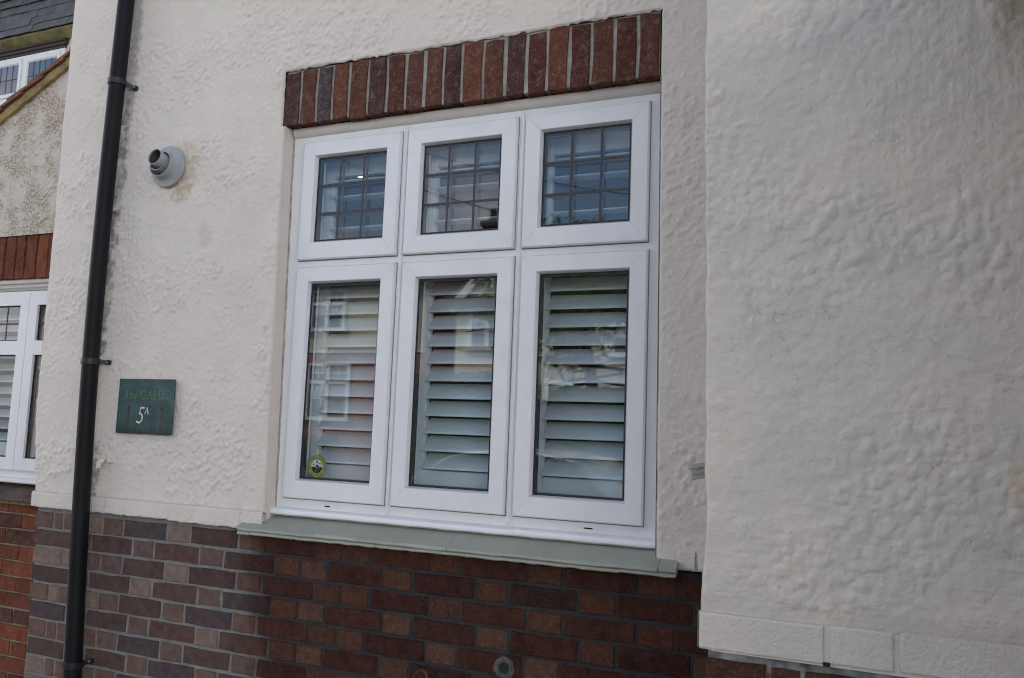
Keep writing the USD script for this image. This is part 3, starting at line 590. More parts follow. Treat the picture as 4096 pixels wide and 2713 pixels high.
low = disc.intersection(sbox(-.03, -.03, .03, -.0045))
heads = [(-.0150, .0035, .0045), (.0, .0125, .0050), (.0135, .0075, .0050)]
bodies = [Polygon([(-.025, -.005), (-.021, -.0015), (-.009, -.0015), (-.005, -.006)]), Polygon([(-.0065, -.006), (-.0055, .0055), (-.002, .0075), (.002, .0075), (.0055, .0055), (.0065, -.006)]), Polygon([(.004, -.006), (.0065, .0005), (.012, .0025), (.0215, -.001), (.025, -.006)])]
hair = [Point(hx, hz + .0015).buffer(hr).difference(Point(hx - .0006, hz - .0012).buffer(hr * .86)) for hx, hz, hr in heads]
extra = [Polygon([(-.0035, .0165), (.0035, .0165), (.0022, .0225), (-.0022, .0225)]), Point(-.0145, .0095).buffer(.002), Polygon([(-.004, -.008), (.004, -.008), (.003, -.002), (-.003, -.002)])]
eyes = [Point(hx + s, hz).buffer(.0007) for hx, hz, _ in heads for s in (-.0017, .0015)] + [LineString([(hx - .0014, hz - .0024), (hx + .0014, hz - .0024)]).buffer(.0004) for hx, hz, _ in heads]
fig = unary_union([low] + bodies + hair + extra[:2] + eyes).intersection(disc)
fig = fig.difference(Polygon([(-.0012, .006), (.0012, .006), (.0, -.001)])).difference(Polygon([(.0115, .002), (.0135, .002), (.0125, -.010)])).difference(Polygon([(-.004, -.0165), (-.0028, -.0125), (-.0018, -.017), (-.003, -.0185)])).difference(Polygon([(.0035, -.0145), (.0062, -.0115), (.0062, -.013), (.004, -.016)])).difference(unary_union([Point(0, -.0065).buffer(.0016), Point(-.0022, -.0045).buffer(.001), Point(.0024, -.0048).buffer(.001)]))
obj('three_figures', at(extr(fig, 0, .0002), .0001), M_blk, st)
let = trimesh.util.concatenate([text_ring('NEIGHBOURHOOD', .0283, 196, -16, .0092)])
def text_low(word, r, a0, a1, hgt):
    out = []
    for i, chx in enumerate(word):
        th = math.radians(a0 + (a1 - a0) * i / (len(word) - 1))
        m = text_mesh(chx, hgt, .0002, bold=True); v = np.array(m.vertices); w = v[:, 0].max() + v[:, 0].min(); x, z = (v[:, 0] - w / 2) * .82, v[:, 1]
        rad = np.array([math.cos(th), math.sin(th)]); tan = np.array([-math.sin(th), math.cos(th)])
        Q = (r + hgt - z)[:, None] * rad + x[:, None] * tan
        out.append(trimesh.Trimesh(np.stack([Q[:, 0], -v[:, 2], Q[:, 1]], 1), m.faces, process=False))
    return trimesh.util.concatenate(out)
let = trimesh.util.concatenate([let, text_low('WATCH', .0283, 233, 306, .0098)])
star = Polygon([(.0022 * (1 if i % 2 == 0 else .42) * math.sin(i * math.pi / 5), .0022 * (1 if i % 2 == 0 else .42) * math.cos(i * math.pi / 5)) for i in range(10)])
for a in (213, 327): let = trimesh.util.concatenate([let, extr(affinity.translate(star, .0325 * math.cos(math.radians(a)), .0325 * math.sin(math.radians(a))), 0, .0002)])
obj('lettering', at(let, .0004), plain('sticker_ink', (0.035, 0.045, 0.01), .5), st)

# ================================================================== SILL OF PAINTED TILES
sill = thing('window_sill', 'sage green painted sill of two layers of tiles under the large white window', 'sill', (1.634, 0.0, 0.02))
def tile(x0, x1, yf, zf, yb, th, slope, jag=0.0011, n=7):
    """a clay tile laid to a fall, its nose uneven and a little chipped"""
    xs = np.linspace(x0, x1, n); V = []
    for x in xs:
        a = rng.uniform(-jag, jag); b = rng.uniform(-jag, jag) * 1.3; c = rng.uniform(0, jag)
        V += [(x, yb, zf + slope * (yb - yf)), (x, yf + .0035 + c, zf + slope * .0035), (x, yf + a * .5, zf - .0028), (x, yf + a * .5, zf - th + .003 + b), (x, yf + .004, zf - th + b), (x, yb, zf - th + slope * (yb - yf))]
    k = 6; F = [(i * k + j, i * k + (j + 1) % k, (i + 1) * k + (j + 1) % k, (i + 1) * k + j) for i in range(n - 1) for j in range(k)]
    mb = MB().add(V, F); mb.add(V[:k], [(0, 1, 2), (0, 2, 3), (0, 3, 4), (0, 4, 5)]); mb.add(V[-k:], [(0, 2, 1), (0, 3, 2), (0, 4, 3), (0, 5, 4)])
    return mb
def zs_(x): return 0.0205 + 0.0045 * (x - .81) / 1.65
t1 = [0.8090, 0.9847, 1.1632, 1.3395, 1.5182, 1.6954, 1.8742, 2.0522, 2.2314, 2.4086, 2.4635]
for a, c in zip(t1[:-1], t1[1:]):
    cr = .0018 if abs(c - 1.6954) < .001 or abs(c - 2.4086) < .001 else .0004
    obj('tile', tile(a, c - cr, -.0485 + rng.uniform(-.0012, .0012), zs_(a) + rng.uniform(-.0008, .0008), .045, .0135, .52), M_sill, sill, smooth=35)
t2 = [0.8100, 0.8690, 1.0598, 1.2348, 1.4127, 1.5640, 1.7619, 1.9394, 2.1154, 2.2897, 2.4625]
for a, c in zip(t2[:-1], t2[1:]):
    obj('tile', tile(a, c - (.0045 if abs(c - .869) < .001 else .0008), -.0455 + rng.uniform(-.0016, .0016), zs_(a) - .0148 + rng.uniform(-.001, .001), .03, .0125, .45), M_sill, sill, smooth=35)
cr = MB(); zc = np.linspace(.9, 2.372, 50); cr.tube(np.stack([zc, np.full(50, .0235), .0703 + .0008 * np.sin(zc * 37)], 1), .0024, 6)
obj('bedding_line', cr, noisy('gritty_mortar_line', (.36, .34, .31), var=.35, scale=250, rough=.95), sill)

# ================================================================== SHUTTERS
def shutter(x0, x1, z0, z1, label, grp, parts, yb=0.15, stile=0.050, bl=0.052, up=0.057, pitch=0.0643, zfirst=0.2665, rail=(), nlow=0, zfl=None, openfrom=None, opitch=.129, ofirst=1.193):
    s = thing('window_shutter', label, 'shutter', ((x0 + x1) / 2, yb, z0), grp)
    for a, c in ((x0, x0 + stile), (x1 - stile, x1)):
        obj('stile', MB().rbox(a, c, yb + .012, yb + .04, z0, z1, .003), M_shut, s)
    for a, c in rail: obj('rail', MB().rbox(x0 + stile + .0005, x1 - stile - .0005, yb + .013, yb + .039, a, c, .003), M_shut, s)
    for (zb, kind) in parts:
        a, c = x0 + stile + .002, x1 - stile - .002
        if kind == 0:   # outer edge down
            P0, P1 = np.array([yb - .002, zb]), np.array([yb + bl, zb + up])
        else:           # outer edge up, the blades lying nearly flat
            P0, P1 = np.array([yb - .004, zb]), np.array([yb + .070, zb + .003])
        t = (P1 - P0); L = np.linalg.norm(t); t /= L; nn = np.array([-t[1], t[0]]); th = .0050
        prof = []
        for q, w in ((0.0, .25), (.03, .6), (.12, .85), (.5, 1.0), (.88, .85), (.97, .6), (1.0, .25)): prof.append(P0 + t * L * q + nn * th * w)
        for q, w in ((1.0, .25), (.97, .6), (.88, .85), (.5, 1.0), (.12, .85), (.03, .6), (0.0, .25)): prof.append(P0 + t * L * q - nn * th * w)
        n = len(prof); V = [(x, p[0], p[1]) for x in (a, c) for p in prof]
        F = [(i, (i + 1) % n, n + (i + 1) % n, n + i) for i in range(n)]
        mb = MB().add(V, F); mb.add(V[:n], [(0, i + 1, i) for i in range(1, n - 1)]); mb.add(V[n:], [(0, i, i + 1) for i in range(1, n - 1)])
        obj('louvre', mb, M_shut, s, smooth=40)
    return s
names = [('white louvred shutter behind the left lights of the large white window', 0.950), ('white louvred shutter behind the middle lights of the large white window', 1.4235), ('white louvred shutter behind the right lights of the large white window', 1.897)]
lowz = [(.2665 + .0643 * k, 0) for k in range(11)]
for lb, x0 in names:
    shutter(x0, x0 + .472, .115, 1.555, lb, 'louvred shutters of the large window', lowz + [(1.193 + .0645 * k, 1) for k in range(-1, 4)], rail=((.12, .262), (.972, 1.075), (1.411, 1.54)))

# ================================================================== DOWNPIPE
pipe = thing('downpipe', 'tall black plastic downpipe held to the cream wall by clips', 'downpipe', (0.0, -0.06, -1.2))
def px_(z): return np.interp(z, [-1.2, -.632, .05, .703, 1.225, 2.234, 5.3], [.066, .044, .002, -.019, -.024, -.003, .07])
from scipy.interpolate import CubicSpline
_cs = CubicSpline([-1.2, -.632, .05, .703, 1.225, 2.234, 5.3], [.080, .044, .004, -.019, -.021, -.002, .10])
zz = np.linspace(-1.19, 5.2, 90)
obj('pipe', MB().tube(np.stack([_cs(zz), np.full(90, -.06), zz], 1), .0335, 40), M_pipe, pipe, smooth=50)
for zc, zw, xe, lab in ((1.857, 1.842, .049, 0), (.6385, .6385, .036, 1), (-.583, -.573, .083, 2)):
    cxp = float(_cs(zc)); an = np.linspace(0, 2 * np.pi, 41)[:-1]
    cl = MB(); prof = [(.0338, -.0125), (.0378, -.0125), (.0384, -.011), (.0384, .011), (.0378, .0125), (.0338, .0125)]
    V = np.vstack([np.stack([cxp + r * np.cos(an), -.06 + r * np.sin(an), np.full(40, zc + dz)], 1) for r, dz in prof])
    cl.add(V, [(i * 40 + k, i * 40 + (k + 1) % 40, (i + 1) * 40 + (k + 1) % 40, (i + 1) * 40 + k) for i in range(5) for k in range(40)])
    # arm to the wall plug on the right
    A = np.array([cxp + .030, -.045, zc]); B = np.array([xe - .006, -.020, zw])
    d = (B - A) / np.linalg.norm(B - A); upv = np.array([0, 0, .0095]); nv = np.cross(d, [0, 0, 1]); nv = nv / np.linalg.norm(nv) * .004
    cl.hexa([A - nv - upv, A - nv + upv, A + nv - upv, A + nv + upv, B - nv - upv * .85, B - nv + upv * .85, B + nv - upv * .85, B + nv + upv * .85])
    cl.rbox(xe - .012, xe + .010, -.024, -.006, zw - .010, zw + .010, .003)
    cp = obj('pipe_clip', cl, M_clip, pipe, smooth=40)
    s = MB(); v, f = lathe([(.0001, .0265), (.0032, .0262), (.0046, .0245)], (xe, 0, zw), 14); s.add(v, f); obj('screw', s, M_screw, cp, smooth=True)

# ================================================================== BOILER FLUE
VC = (0.2830, -0.018, 1.4655)
flue = thing('boiler_flue', 'grey plastic boiler flue outlet sticking out of the cream wall right of the downpipe', 'flue', VC)
v, f = lathe([(.0885, -.004), (.0885, .004), (.085, .0075), (.074, .0095), (.066, .012), (.060, .018), (.0575, .024)], VC, 56); obj('wall_plate', (v, f), M_flue, flue, smooth=30)
col = MB()
an = np.arange(56) * 2 * np.pi / 56
prof = [(.0575, .018), (.0570, .022), (.0580, .024), (.0580, .027), (.0555, .0285), (.0560, .031), (.0560, .0345), (.0545, .036)]
v, f = lathe(prof, VC, 56); col.add(v, f)
# obliquely cut collar mouth
V = []
for r, d0, cut in ((.0545, .030, 0), (.0545, .046, 1), (.0525, .046, 1), (.0520, .0, 0)):
    V.append(np.stack([VC[0] + r * np.cos(an), VC[1] - d0 - cut * .012 * (-np.sin(an)) * .6, VC[2] + r * np.sin(an)], 1))
col.add(np.vstack(V), [(i * 56 + k, i * 56 + (k + 1) % 56, (i + 1) * 56 + (k + 1) % 56, (i + 1) * 56 + k) for i in range(3) for k in range(56)])
obj('collar', col, M_flue, flue, smooth=35)
v, f = lathe([(.0001, .004), (.052, .004)], VC, 40); obj('collar_back', (v, f), M_flue_in, flue)
# inner tube, a little upwards, cut square to its own axis
T0 = np.array([VC[0] + .000, VC[1] - .0, VC[2] + .006]); T1 = np.array([VC[0] + .0, -.094, VC[2] + .020])
tb = MB(); ax = (T1 - T0) / np.linalg.norm(T1 - T0); e1 = np.array([1.0, 0, 0]); e2 = np.cross(ax, e1)
V = []
for r, q in ((.0340, T0), (.0340, T1), (.0347, T1 + ax * .0015), (.0325, T1 + ax * .0015), (.0320, T0)):
    V.append(q + r * (np.cos(an)[:, None] * e1 + np.sin(an)[:, None] * e2))
tb.add(np.vstack(V), [(i * 56 + k, i * 56 + (k + 1) % 56, (i + 1) * 56 + (k + 1) % 56, (i + 1) * 56 + k) for i in range(4) for k in range(56)])
obj('outlet_tube', tb, M_flue, flue, smooth=35)
sl = MB(); V = []
for r, q in ((.0316, T0), (.0316, T1 - ax * .004)): V.append(q + r * (np.cos(an)[:, None] * e1 + np.sin(an)[:, None] * e2))
sl.add(np.vstack(V), [(k, 56 + k, 56 + (k + 1) % 56, (k + 1) % 56) for k in range(56)]); obj('tube_lining', sl, M_flue_in, flue, smooth=True)
v, f = lathe([(.0001, .006), (.0320, .006)], (VC[0], VC[1], VC[2] + .006), 40); obj('tube_back', (v, f), M_flue_in, flue)
sh = MB()   # the bent lip below the tube
V = []
for t in np.linspace(-.030, .030, 9):
    z = VC[2] - .022 - .010 * (1 - (t / .03) ** 2); V += [(VC[0] + t, VC[1] - .006, z - .004), (VC[0] + t, VC[1] - .062, z + .002), (VC[0] + t, VC[1] - .062, z - .001), (VC[0] + t, VC[1] - .006, z - .007)]
sh.add(V, [(i * 4 + j, i * 4 + (j + 1) % 4, (i + 1) * 4 + (j + 1) % 4, (i + 1) * 4 + j) for i in range(8) for j in range(4)])
obj('deflector', sh, M_flue, flue, smooth=30)

# ================================================================== NAME PLATE
PC = np.array([0.259, -0.026, 0.460])
plate = thing('name_plate', 'square dark green house name plate with white number and rusty screws on the cream wall', 'name plate', PC + [.0185, 0, -.002])
ORIG[str(plate.GetPath())] = PC
M_plate = mat('verdigris_plate', {
    'g': ('geometry', {}), 'n': ('noise_texture', {'scale': 16.0, 'detail': 7.0, 'roughness': 0.7}), 'r': ('rgb_ramp', {'ramp': [(0, (0.012, 0.028, 0.030)), (0.36, (0.022, 0.050, 0.052)), (0.55, (0.036, 0.082, 0.082)), (0.72, (0.072, 0.145, 0.145)), (1, (0.10, 0.19, 0.19))]}),
    'nf': ('noise_texture', {'scale': 210.0, 'detail': 3.0}), 'rf': ('rgb_ramp', {'ramp': [(0, (0.4, 0.4, 0.4)), (0.38, (0.55, 0.55, 0.55)), (0.62, (1.35, 1.35, 1.35)), (1, (1.5, 1.5, 1.5))]}), 'mf': ('mix_color', {'blend_type': 'multiply', 'fac': 1.0, 'use_clamp': False}),
    'sx': ('separate_xyz', {}),
    # two runs of rust below the screws
    'a1': ('math', {'math_type': 'subtract', 'value2': 0.1885}), 'b1': ('math', {'math_type': 'absolute'}), 'r1': ('map_range', {'from_min': 0.013, 'from_max': 0.004, 'to_min': 0.0, 'to_max': 0.8, 'clamp': True}),
    'a2': ('math', {'math_type': 'subtract', 'value2': 0.3680}), 'b2': ('math', {'math_type': 'absolute'}), 'r2': ('map_range', {'from_min': 0.014, 'from_max': 0.004, 'to_min': 0.0, 'to_max': 0.55, 'clamp': True}),
    'mx': ('math', {'math_type': 'maximum'}), 'zr': ('map_range', {'from_min': 0.472, 'from_max': 0.452, 'to_min': 0.0, 'to_max': 1.0, 'clamp': True}), 'mz': ('math', {'math_type': 'multiply'}), 'xr': ('mix_color', {'b': (0.050, 0.022, 0.012)}),
    # dark foot
    'zf': ('map_range', {'from_min': 0.385, 'from_max': 0.355, 'to_min': 0.0, 'to_max': 0.75, 'clamp': True}), 'xf': ('mix_color', {'b': (0.008, 0.014, 0.016)}),
    'p': ('principled_bsdf', {'roughness': 0.55, 'specular_ior_level': 0.4})},
    [('g.position', 'n.vector'), ('n.fac', 'r.fac'), ('g.position', 'nf.vector'), ('nf.fac', 'rf.fac'), ('r.color', 'mf.a'), ('rf.color', 'mf.b'), ('g.position', 'sx.vector'), ('sx.x', 'a1.value1'), ('a1.value', 'b1.value1'), ('b1.value', 'r1.value'),
     ('sx.x', 'a2.value1'), ('a2.value', 'b2.value1'), ('b2.value', 'r2.value'), ('r1.result', 'mx.value1'), ('r2.result', 'mx.value2'), ('sx.z', 'zr.value'), ('mx.value', 'mz.value1'), ('zr.result', 'mz.value2'), ('mz.value', 'xr.fac'), ('mf.result', 'xr.a'),
     ('sx.z', 'zf.value'), ('zf.result', 'xf.fac'), ('xr.result', 'xf.a'), ('xf.result', 'p.base_color')])
pl = MB().rbox(0.1055, 0.4115, -.0285, -.0245, 0.3485, 0.5720, .0008); obj('plate_face', pl, M_plate, plate)
for xk in (.16, .34): obj('spacer', MB().box(xk, xk + .02, -.0250, -.004, .44, .46), M_dark, plate)
SER = .035
def stroke(pts, w): return LineString(pts).buffer(w / 2, cap_style='flat', join_style='mitre')
def serif(x, z, w=.30, t=.045): return sbox(x - w / 2, z - t / 2, x + w / 2, z + t / 2)
def arc(cx, cz, rx, rz, a0, a1, n=24): return [(cx + rx * math.cos(math.radians(a)), cz + rz * math.sin(math.radians(a))) for a in np.linspace(a0, a1, n)]
TK, TN = .13, .065
G = {
    'T': [stroke([(.36, 0), (.36, 1)], TK), serif(.36, .02, .34), stroke([(.04, .965), (.68, .965)], .07), stroke([(.06, 1), (.04, .80)], .05), stroke([(.66, 1), (.68, .80)], .05)],
    'h': [stroke([(.14, 0), (.14, .72)], .11), serif(.14, .02, .28), stroke(arc(.34, .32, .19, .16, 170, 0) + [(.53, 0)], .09), serif(.53, .02, .26)],
    'e': [stroke(arc(.27, .24, .21, .235, 5, 320), .085), stroke([(.07, .26), (.48, .26)], .055)],
    'G': [stroke(arc(.46, .50, .40, .49, 48, 318), .12), stroke([(.76, .02), (.76, .42)], .12), serif(.76, .42, .32), stroke([(.74, .98), (.75, .72)], .05)],
    'A': [stroke([(.06, 0), (.40, 1.0)], TN), stroke([(.38, 1.0), (.74, 0)], TK), stroke([(.19, .36), (.60, .36)], .055), serif(.07, .02, .26), serif(.74, .02, .30)],
    'B': [stroke([(.16, 0), (.16, 1)], TK), stroke([(.02, .97)] + arc(.34, .755, .23, .215, 90, -90) + [(.16, .54)], .075), stroke([(.16, .54)] + arc(.38, .275, .27, .265, 90, -90) + [(.02, .02)], .08)],
    'L': [stroke([(.16, 0), (.16, 1)], TK), serif(.16, .98, .34), stroke([(.02, .03), (.56, .03)], .06), stroke([(.56, .0), (.60, .26)], .05)],
    'E': [stroke([(.16, 0), (.16, 1)], TK), stroke([(.02, .97), (.54, .97)], .06), stroke([(.16, .52), (.46, .52)], .055), stroke([(.02, .03), (.58, .03)], .06), stroke([(.54, 1), (.55, .78)], .05), stroke([(.46, .62), (.46, .42)], .045), stroke([(.58, 0), (.62, .25)], .05)],
    '5': [stroke([(.60, .955), (.24, .955)], .11), stroke([(.26, .98), (.17, .56)], .06), stroke([(.17, .575)] + arc(.24, .29, .27, .29, 78, -95) + [(.05, .06)], .10), Point(.05, .07).buffer(.06)]}
ADV = {'T': .78, 'h': .68, 'e': .60, 'G': .96, 'A': .86, 'B': .78, 'L': .66, 'E': .70, ' ': .34}
def word(text, x0, z0, hgt, wide=1.0):
    x = 0; out = []
    for c in text:
        if c != ' ': out.append(affinity.translate(unary_union(G[c]), x, 0))
        x += ADV[c]
    s = affinity.scale(unary_union(out), hgt * wide, hgt, origin=(0, 0)); return affinity.translate(s, x0, z0), x * hgt * wide
w0, wl = word('The GABLE', 0, 0, .036)
wid = .2335 / w0.bounds[2]
w1, _ = word('The GABLE', .1405, .4905, .036, wid)
M_green = noisy('green_lettering', (0.045, 0.185, 0.062), var=.35, scale=160, rough=.5)
M_white = noisy('white_lettering', (0.62, 0.63, 0.60), var=.1, scale=160, rough=.5)
obj('name_lettering', extr(w1, -.0286, .0005), M_green, plate)
five = affinity.skew(unary_union(G['5']), xs=6, origin=(0, 0)); five = affinity.translate(affinity.scale(five, .058, .0635, origin=(0, 0)), .2165, .3940); obj('number_lettering', extr(five, -.0286, .0005), M_white, plate)
aa = affinity.translate(affinity.scale(unary_union(G['A']), .029, .0265, origin=(0, 0)), .2585, .4300); obj('number_lettering', extr(aa, -.0286, .0005), M_white, plate)
M_rusty = noisy('rusty_screw', (0.10, 0.035, 0.018), var=.4, scale=200, rough=.7)
for x, z in ((.1705, .4568), (.3492, .4557)):
    v, f = lathe([(.0001, .0035), (.0035, .0032), (.0055, .0012), (.0058, .0)], (x, -.0285, z), 16); obj('screw', (v, f), M_rusty, plate, smooth=True)

# ================================================================== WHITE OVERFLOW STUB beside the pipe
stub = thing('overflow_pipe', 'short white painted bent pipe end sticking out of the wall beside the downpipe', 'pipe', (0.05, -0.01, 0.227))
UsdGeom.XformCommonAPI(stub).SetTranslate(Gf.Vec3d(.092, -.010, .224))
an_ = np.linspace(0, np.pi / 2, 9)
pts = [(.058, -.004, .232), (.052, -.030, .234)] + [(.050 - .020 * math.sin(a) , -.040 - .010 * math.sin(a), .234 - .016 * (1 - math.cos(a)) ) for a in an_[1:]] + [(.029, -.050, .204)]
obj('bent_tube', MB().tube(pts, .0105, 16), M_band, stub, smooth=50)
v, f = lathe([(.0001, 0), (.0075, 0)], (0, 0, 0), 16); obj('tube_mouth', (np.stack([.029 + v[:, 0], -.050 + v[:, 2], np.full(len(v), .2036)], 1), f), M_dark, stub)

# ================================================================== THE PROJECTING WALL ON THE RIGHT
proj = thing('projecting_wall', 'old lumpy cream rendered wall stepping forward at the right on a course of painted bricks', 'wall', (3.2, -0.55, -1.2))
YP = -0.550
XC = lambda z: 2.6385 - 0.0135 * (z - .5) - .014 * sstep(.20, .02, z) + 0.0012 * np.sin(z * 9) + .0015 * np.sin(z * 31) + .003 * (fbm(np.stack([z * 22, 0 * z, 0 * z], -1), 3, 6) - .5)
def m_right(x, z):
    P = np.stack([x, np.zeros_like(x), z], -1)
    return sstep(0.42, 0.62, fbm(P * [4.2, 1, 3.4], 3, 41)) * (1 - .6 * sstep(.9, 1.3, z) * sstep(3.0, 3.2, x))
BR = []
def h_right(x, z):
    if not BR: BR.append(Blobs(2.55, 3.7, 0, 2.1, 13000, .0045, .0200, .0007, .0050, m_right, 8))
    P = np.stack([x, np.zeros_like(x), z], -1)
    st = noise(P * [190, 1, 9], 17) * sstep(.5, 1.1, z) * sstep(2.9, 3.1, x) + noise(P * [10, 1, 150], 19) * sstep(.5, .1, z)
    return 0.011 * fbm(P * 3.2, 3, 51) + 0.0045 * fbm(P * 15, 3, 61) + BR[0](x, z) + 0.0016 * noise(P * 60, 8) + 0.0009 * st
def far(z): return 4.2 + 0 * z
pr = MB()
patch(pr, XC, K(3.62), 0.0, 2.05, lambda x, z: h_right(x, z) * sstep(-.005, .06, z) , YP + .010, step=0.0030, rl=0.008)
reveal(pr, XC, YP + .012, 0.0, -0.01, 2.05, -1, 71, .006)
pr.box(2.665, 3.62, YP + .06, 0.0, 0.0, 2.05)
obj('render', pr, M_right, proj, smooth=True)
pc = MB().box(2.66, 3.60, YP - .0030, -.03, -.0745, 0.011); pcp = obj('painted_course', pc, M_right, proj)
M_pb = paint('cream_painted_brick_old', (0.66, 0.607, 0.548), bump=1.0, fine=260.0)
def h_pb(x, z):
    P = np.stack([x, 0 * x, z], -1); return .0012 * noise(P * 170, 2) + .002 * fbm(P * 12, 3, 8)
for i, (a, c) in enumerate(((2.629, 2.905), (2.920, 3.046), (3.060, 3.325), (3.338, 3.60))):
    b = MB(); patch(b, K(a), K(c), -.0725 + .002 * i, .012 + .003 * i, h_pb, YP - .0045, step=.0035, rl=.012 if i == 0 else .0012, rr=.0012, rb=.004, rt=.004, rough=.004)
    b.box(a + .012, c - .003, YP - .0022, -.04, -.0705, .0045)
    if i == 0: reveal(b, lambda z: a + 0 * z, YP - .002, -.02, -.071, .006, -1, 73, .003)
    obj('painted_brick', b, M_pb, pcp, smooth=40)
obj('weep_hole', MB().box(2.9055, 2.9195, YP - .0075, YP - .0035, -.0742, -.0655), M_dark, pcp)
pm = MB(); u, v, F = grid(60, 60); X = 2.6525 + u * 1.0; Z = -.0745 - v * 1.12; Pn = np.stack([X, 0 * X, Z], -1)
pm.add(np.stack([X, YP + .0055 - .003 * fbm(Pn * 40, 3, 4), Z], 1), F[:, ::-1]); pm.box(2.656, 3.65, YP + .010, -.02, -1.195, -.076)
M_pm = noisy('whitened_mortar', (.115, .118, .118), var=.5, scale=22, rough=.9, bump=.6, bscale=250, col2=(.20, .20, .195))
pmp = obj('mortar_bed', pm, M_pm, proj, smooth=40)
for k in range(14):
    z1 = -.092 - k * PZ; z0 = z1 - .0645
    if z0 < -1.19: break
    xs = [2.651, 2.788, 2.860, 2.990, 3.215, 3.335, 3.57, 3.66] if k % 2 == 0 else [2.651, 2.888, 3.01, 3.245, 3.365, 3.60, 3.66]
    for i in range(len(xs) - 1):
        w = xs[i + 1] - xs[i]
        obj('brick', brick_mesh(xs[i] + (.0055 if i else 0), xs[i + 1] - .0055, z0, z1, YP + rng.uniform(-.0015, .0015), .06), rng.choice(M_str) if w > .16 else rng.choice(M_hed), pmp)
# the wall's further end, its top and an unseen canopy and pier added for shade
ow = MB(); ow.box(3.62, 3.90, YP + .002, 0.0, -1.195, 2.05); ow.box(2.68, 5.6, YP + .004, -.012, 2.052, 5.28); ow.box(3.50, 3.90, -1.30, YP + .0, -1.195, 1.335)  # last box: unseen pier, added to dim the right side
obj('end_wall_added_pier', ow, M_right, proj)
hoodm = MB(); hoodm.hexa([(3.27, -1.40, 1.34), (3.27, -1.40, 1.40), (3.27, YP - .03, 1.54), (3.27, YP - .03, 1.66), (5.4, -1.40, 1.34), (5.4, -1.40, 1.40), (5.4, YP - .03, 1.54), (5.4, YP - .03, 1.66)])
obj('added_hood', hoodm, M_roof, proj)  # unseen canopy, guessed and added to darken the upper right corner
# end of a tile sill on its hidden side
tl = thing('tile_sill_end', 'end of a small sage green tile sill showing past the corner of the projecting wall', 'sill', (2.62, -.45, .31))
for j, (xl, zt, th) in enumerate(((2.5845, .3475, .0125), (2.5905, .3340, .0125), (2.5915, .3205, .0120))):
    b = MB().rbox(xl, 2.66, -.475 + .004 * j, -.36, zt - th, zt, .0018).arr()
    v = b[0].copy(); v[:, 2] += (v[:, 0] - 2.585) * .20; obj('tile', (v, b[1]), M_sill, tl)

# ================================================================== THE NEIGHBOURING BAY ON THE LEFT
YN = 0.31
bay = thing('neighbouring_bay', 'gabled bay of the house next door at the left, roughcast above an orange brick plinth', 'house', (-1.3, YN, -1.2))
M_rough = mat('roughcast', {
    'g': ('geometry', {}), 'v': ('voronoi_texture', {'scale': 85.0}), 'n': ('noise_texture', {'scale': 9.0, 'detail': 4.0, 'roughness': .6}), 'nm': ('map_range', {'range_type': 'smoothstep', 'from_min': .38, 'from_max': .56, 'to_min': 0.12, 'to_max': 1.0, 'clamp': True}),
    'vm': ('math', {'math_type': 'multiply'}), 'b': ('bump', {'strength': 1.0, 'distance': .005, 'invert': True}), 'vr': ('map_range', {'from_min': .30, 'from_max': .62, 'to_min': 0.0, 'to_max': 0.75, 'clamp': True}), 'vc': ('math', {'math_type': 'multiply'}),
    'nc': ('noise_texture', {'scale': 45.0, 'detail': 4.0}), 'x': ('mix_color', {'a': (0.64, 0.595, 0.525), 'b': (0.34, 0.25, 0.16)}), 'p': ('principled_bsdf', {'roughness': .85, 'specular_ior_level': .25})},
    [('g.position', 'v.vector'), ('g.position', 'n.vector'), ('n.fac', 'nm.value'), ('v.distance', 'vm.value1'), ('nm.result', 'vm.value2'), ('vm.value', 'b.height'), ('b.normal', 'p.normal'), ('v.distance', 'vr.value'), ('vr.result', 'vc.value1'), ('nm.result', 'vc.value2'), ('vc.value', 'x.fac'), ('x.result', 'p.base_color')])
def zb(x): return 1.924 + .5 * (x + 1.297)
NX0, NX1 = -2.30, -0.388
rg = MB(); nx = 330; xs = np.linspace(NX0, NX1, nx); nz = 170
u, v, F = grid(nx, nz); X = NX0 + u * (NX1 - NX0); Z = 1.322 + v * (zb(X) + .02 - 1.322)
P = np.stack([X, 0 * X, Z], -1); mm = sstep(.44, .60, fbm(P * 8, 3, 5)) * sstep(1.345, 1.40, Z)
rg.add(np.stack([X, YN - .006 - mm * .007 * np.clip((noise(P * 75, 3) - .45) * 2, 0, 1) - .002 * fbm(P * 10, 2, 6), Z], 1), F)
obj('roughcast', rg, M_rough, bay, smooth=True)
nb = MB(); nb.box(NX0, NX1, YN + .012, YN + .06, 1.10, 1.33); nmp = obj('lintel_mortar', nb, M_neimortar, bay)
xj = [-.5925, -.672, -.7515, -.8314, -.9148, -.9986, -1.073, -1.1544, -1.235] + [-1.235 - .0805 * k for k in range(1, 9)]
for a, c in zip(xj[1:], xj[:-1]):
    obj('lintel_brick', brick_mesh(a + .0045, c - .0045, 1.0975, 1.3225, YN + rng.uniform(-.001, .002), .09), rng.choice([M_nei[0], M_nei[1], M_nei[3], M_nei[1]]), nmp)
nm2 = MB(); nm2.box(NX0, NX1, YN + .007, YN + .2, -1.19, -.02); nm2.box(NX0, -1.72, YN + .007, YN + .2, -.02, 1.10); nm3 = obj('mortar_bed', nm2, M_neimortar, bay)
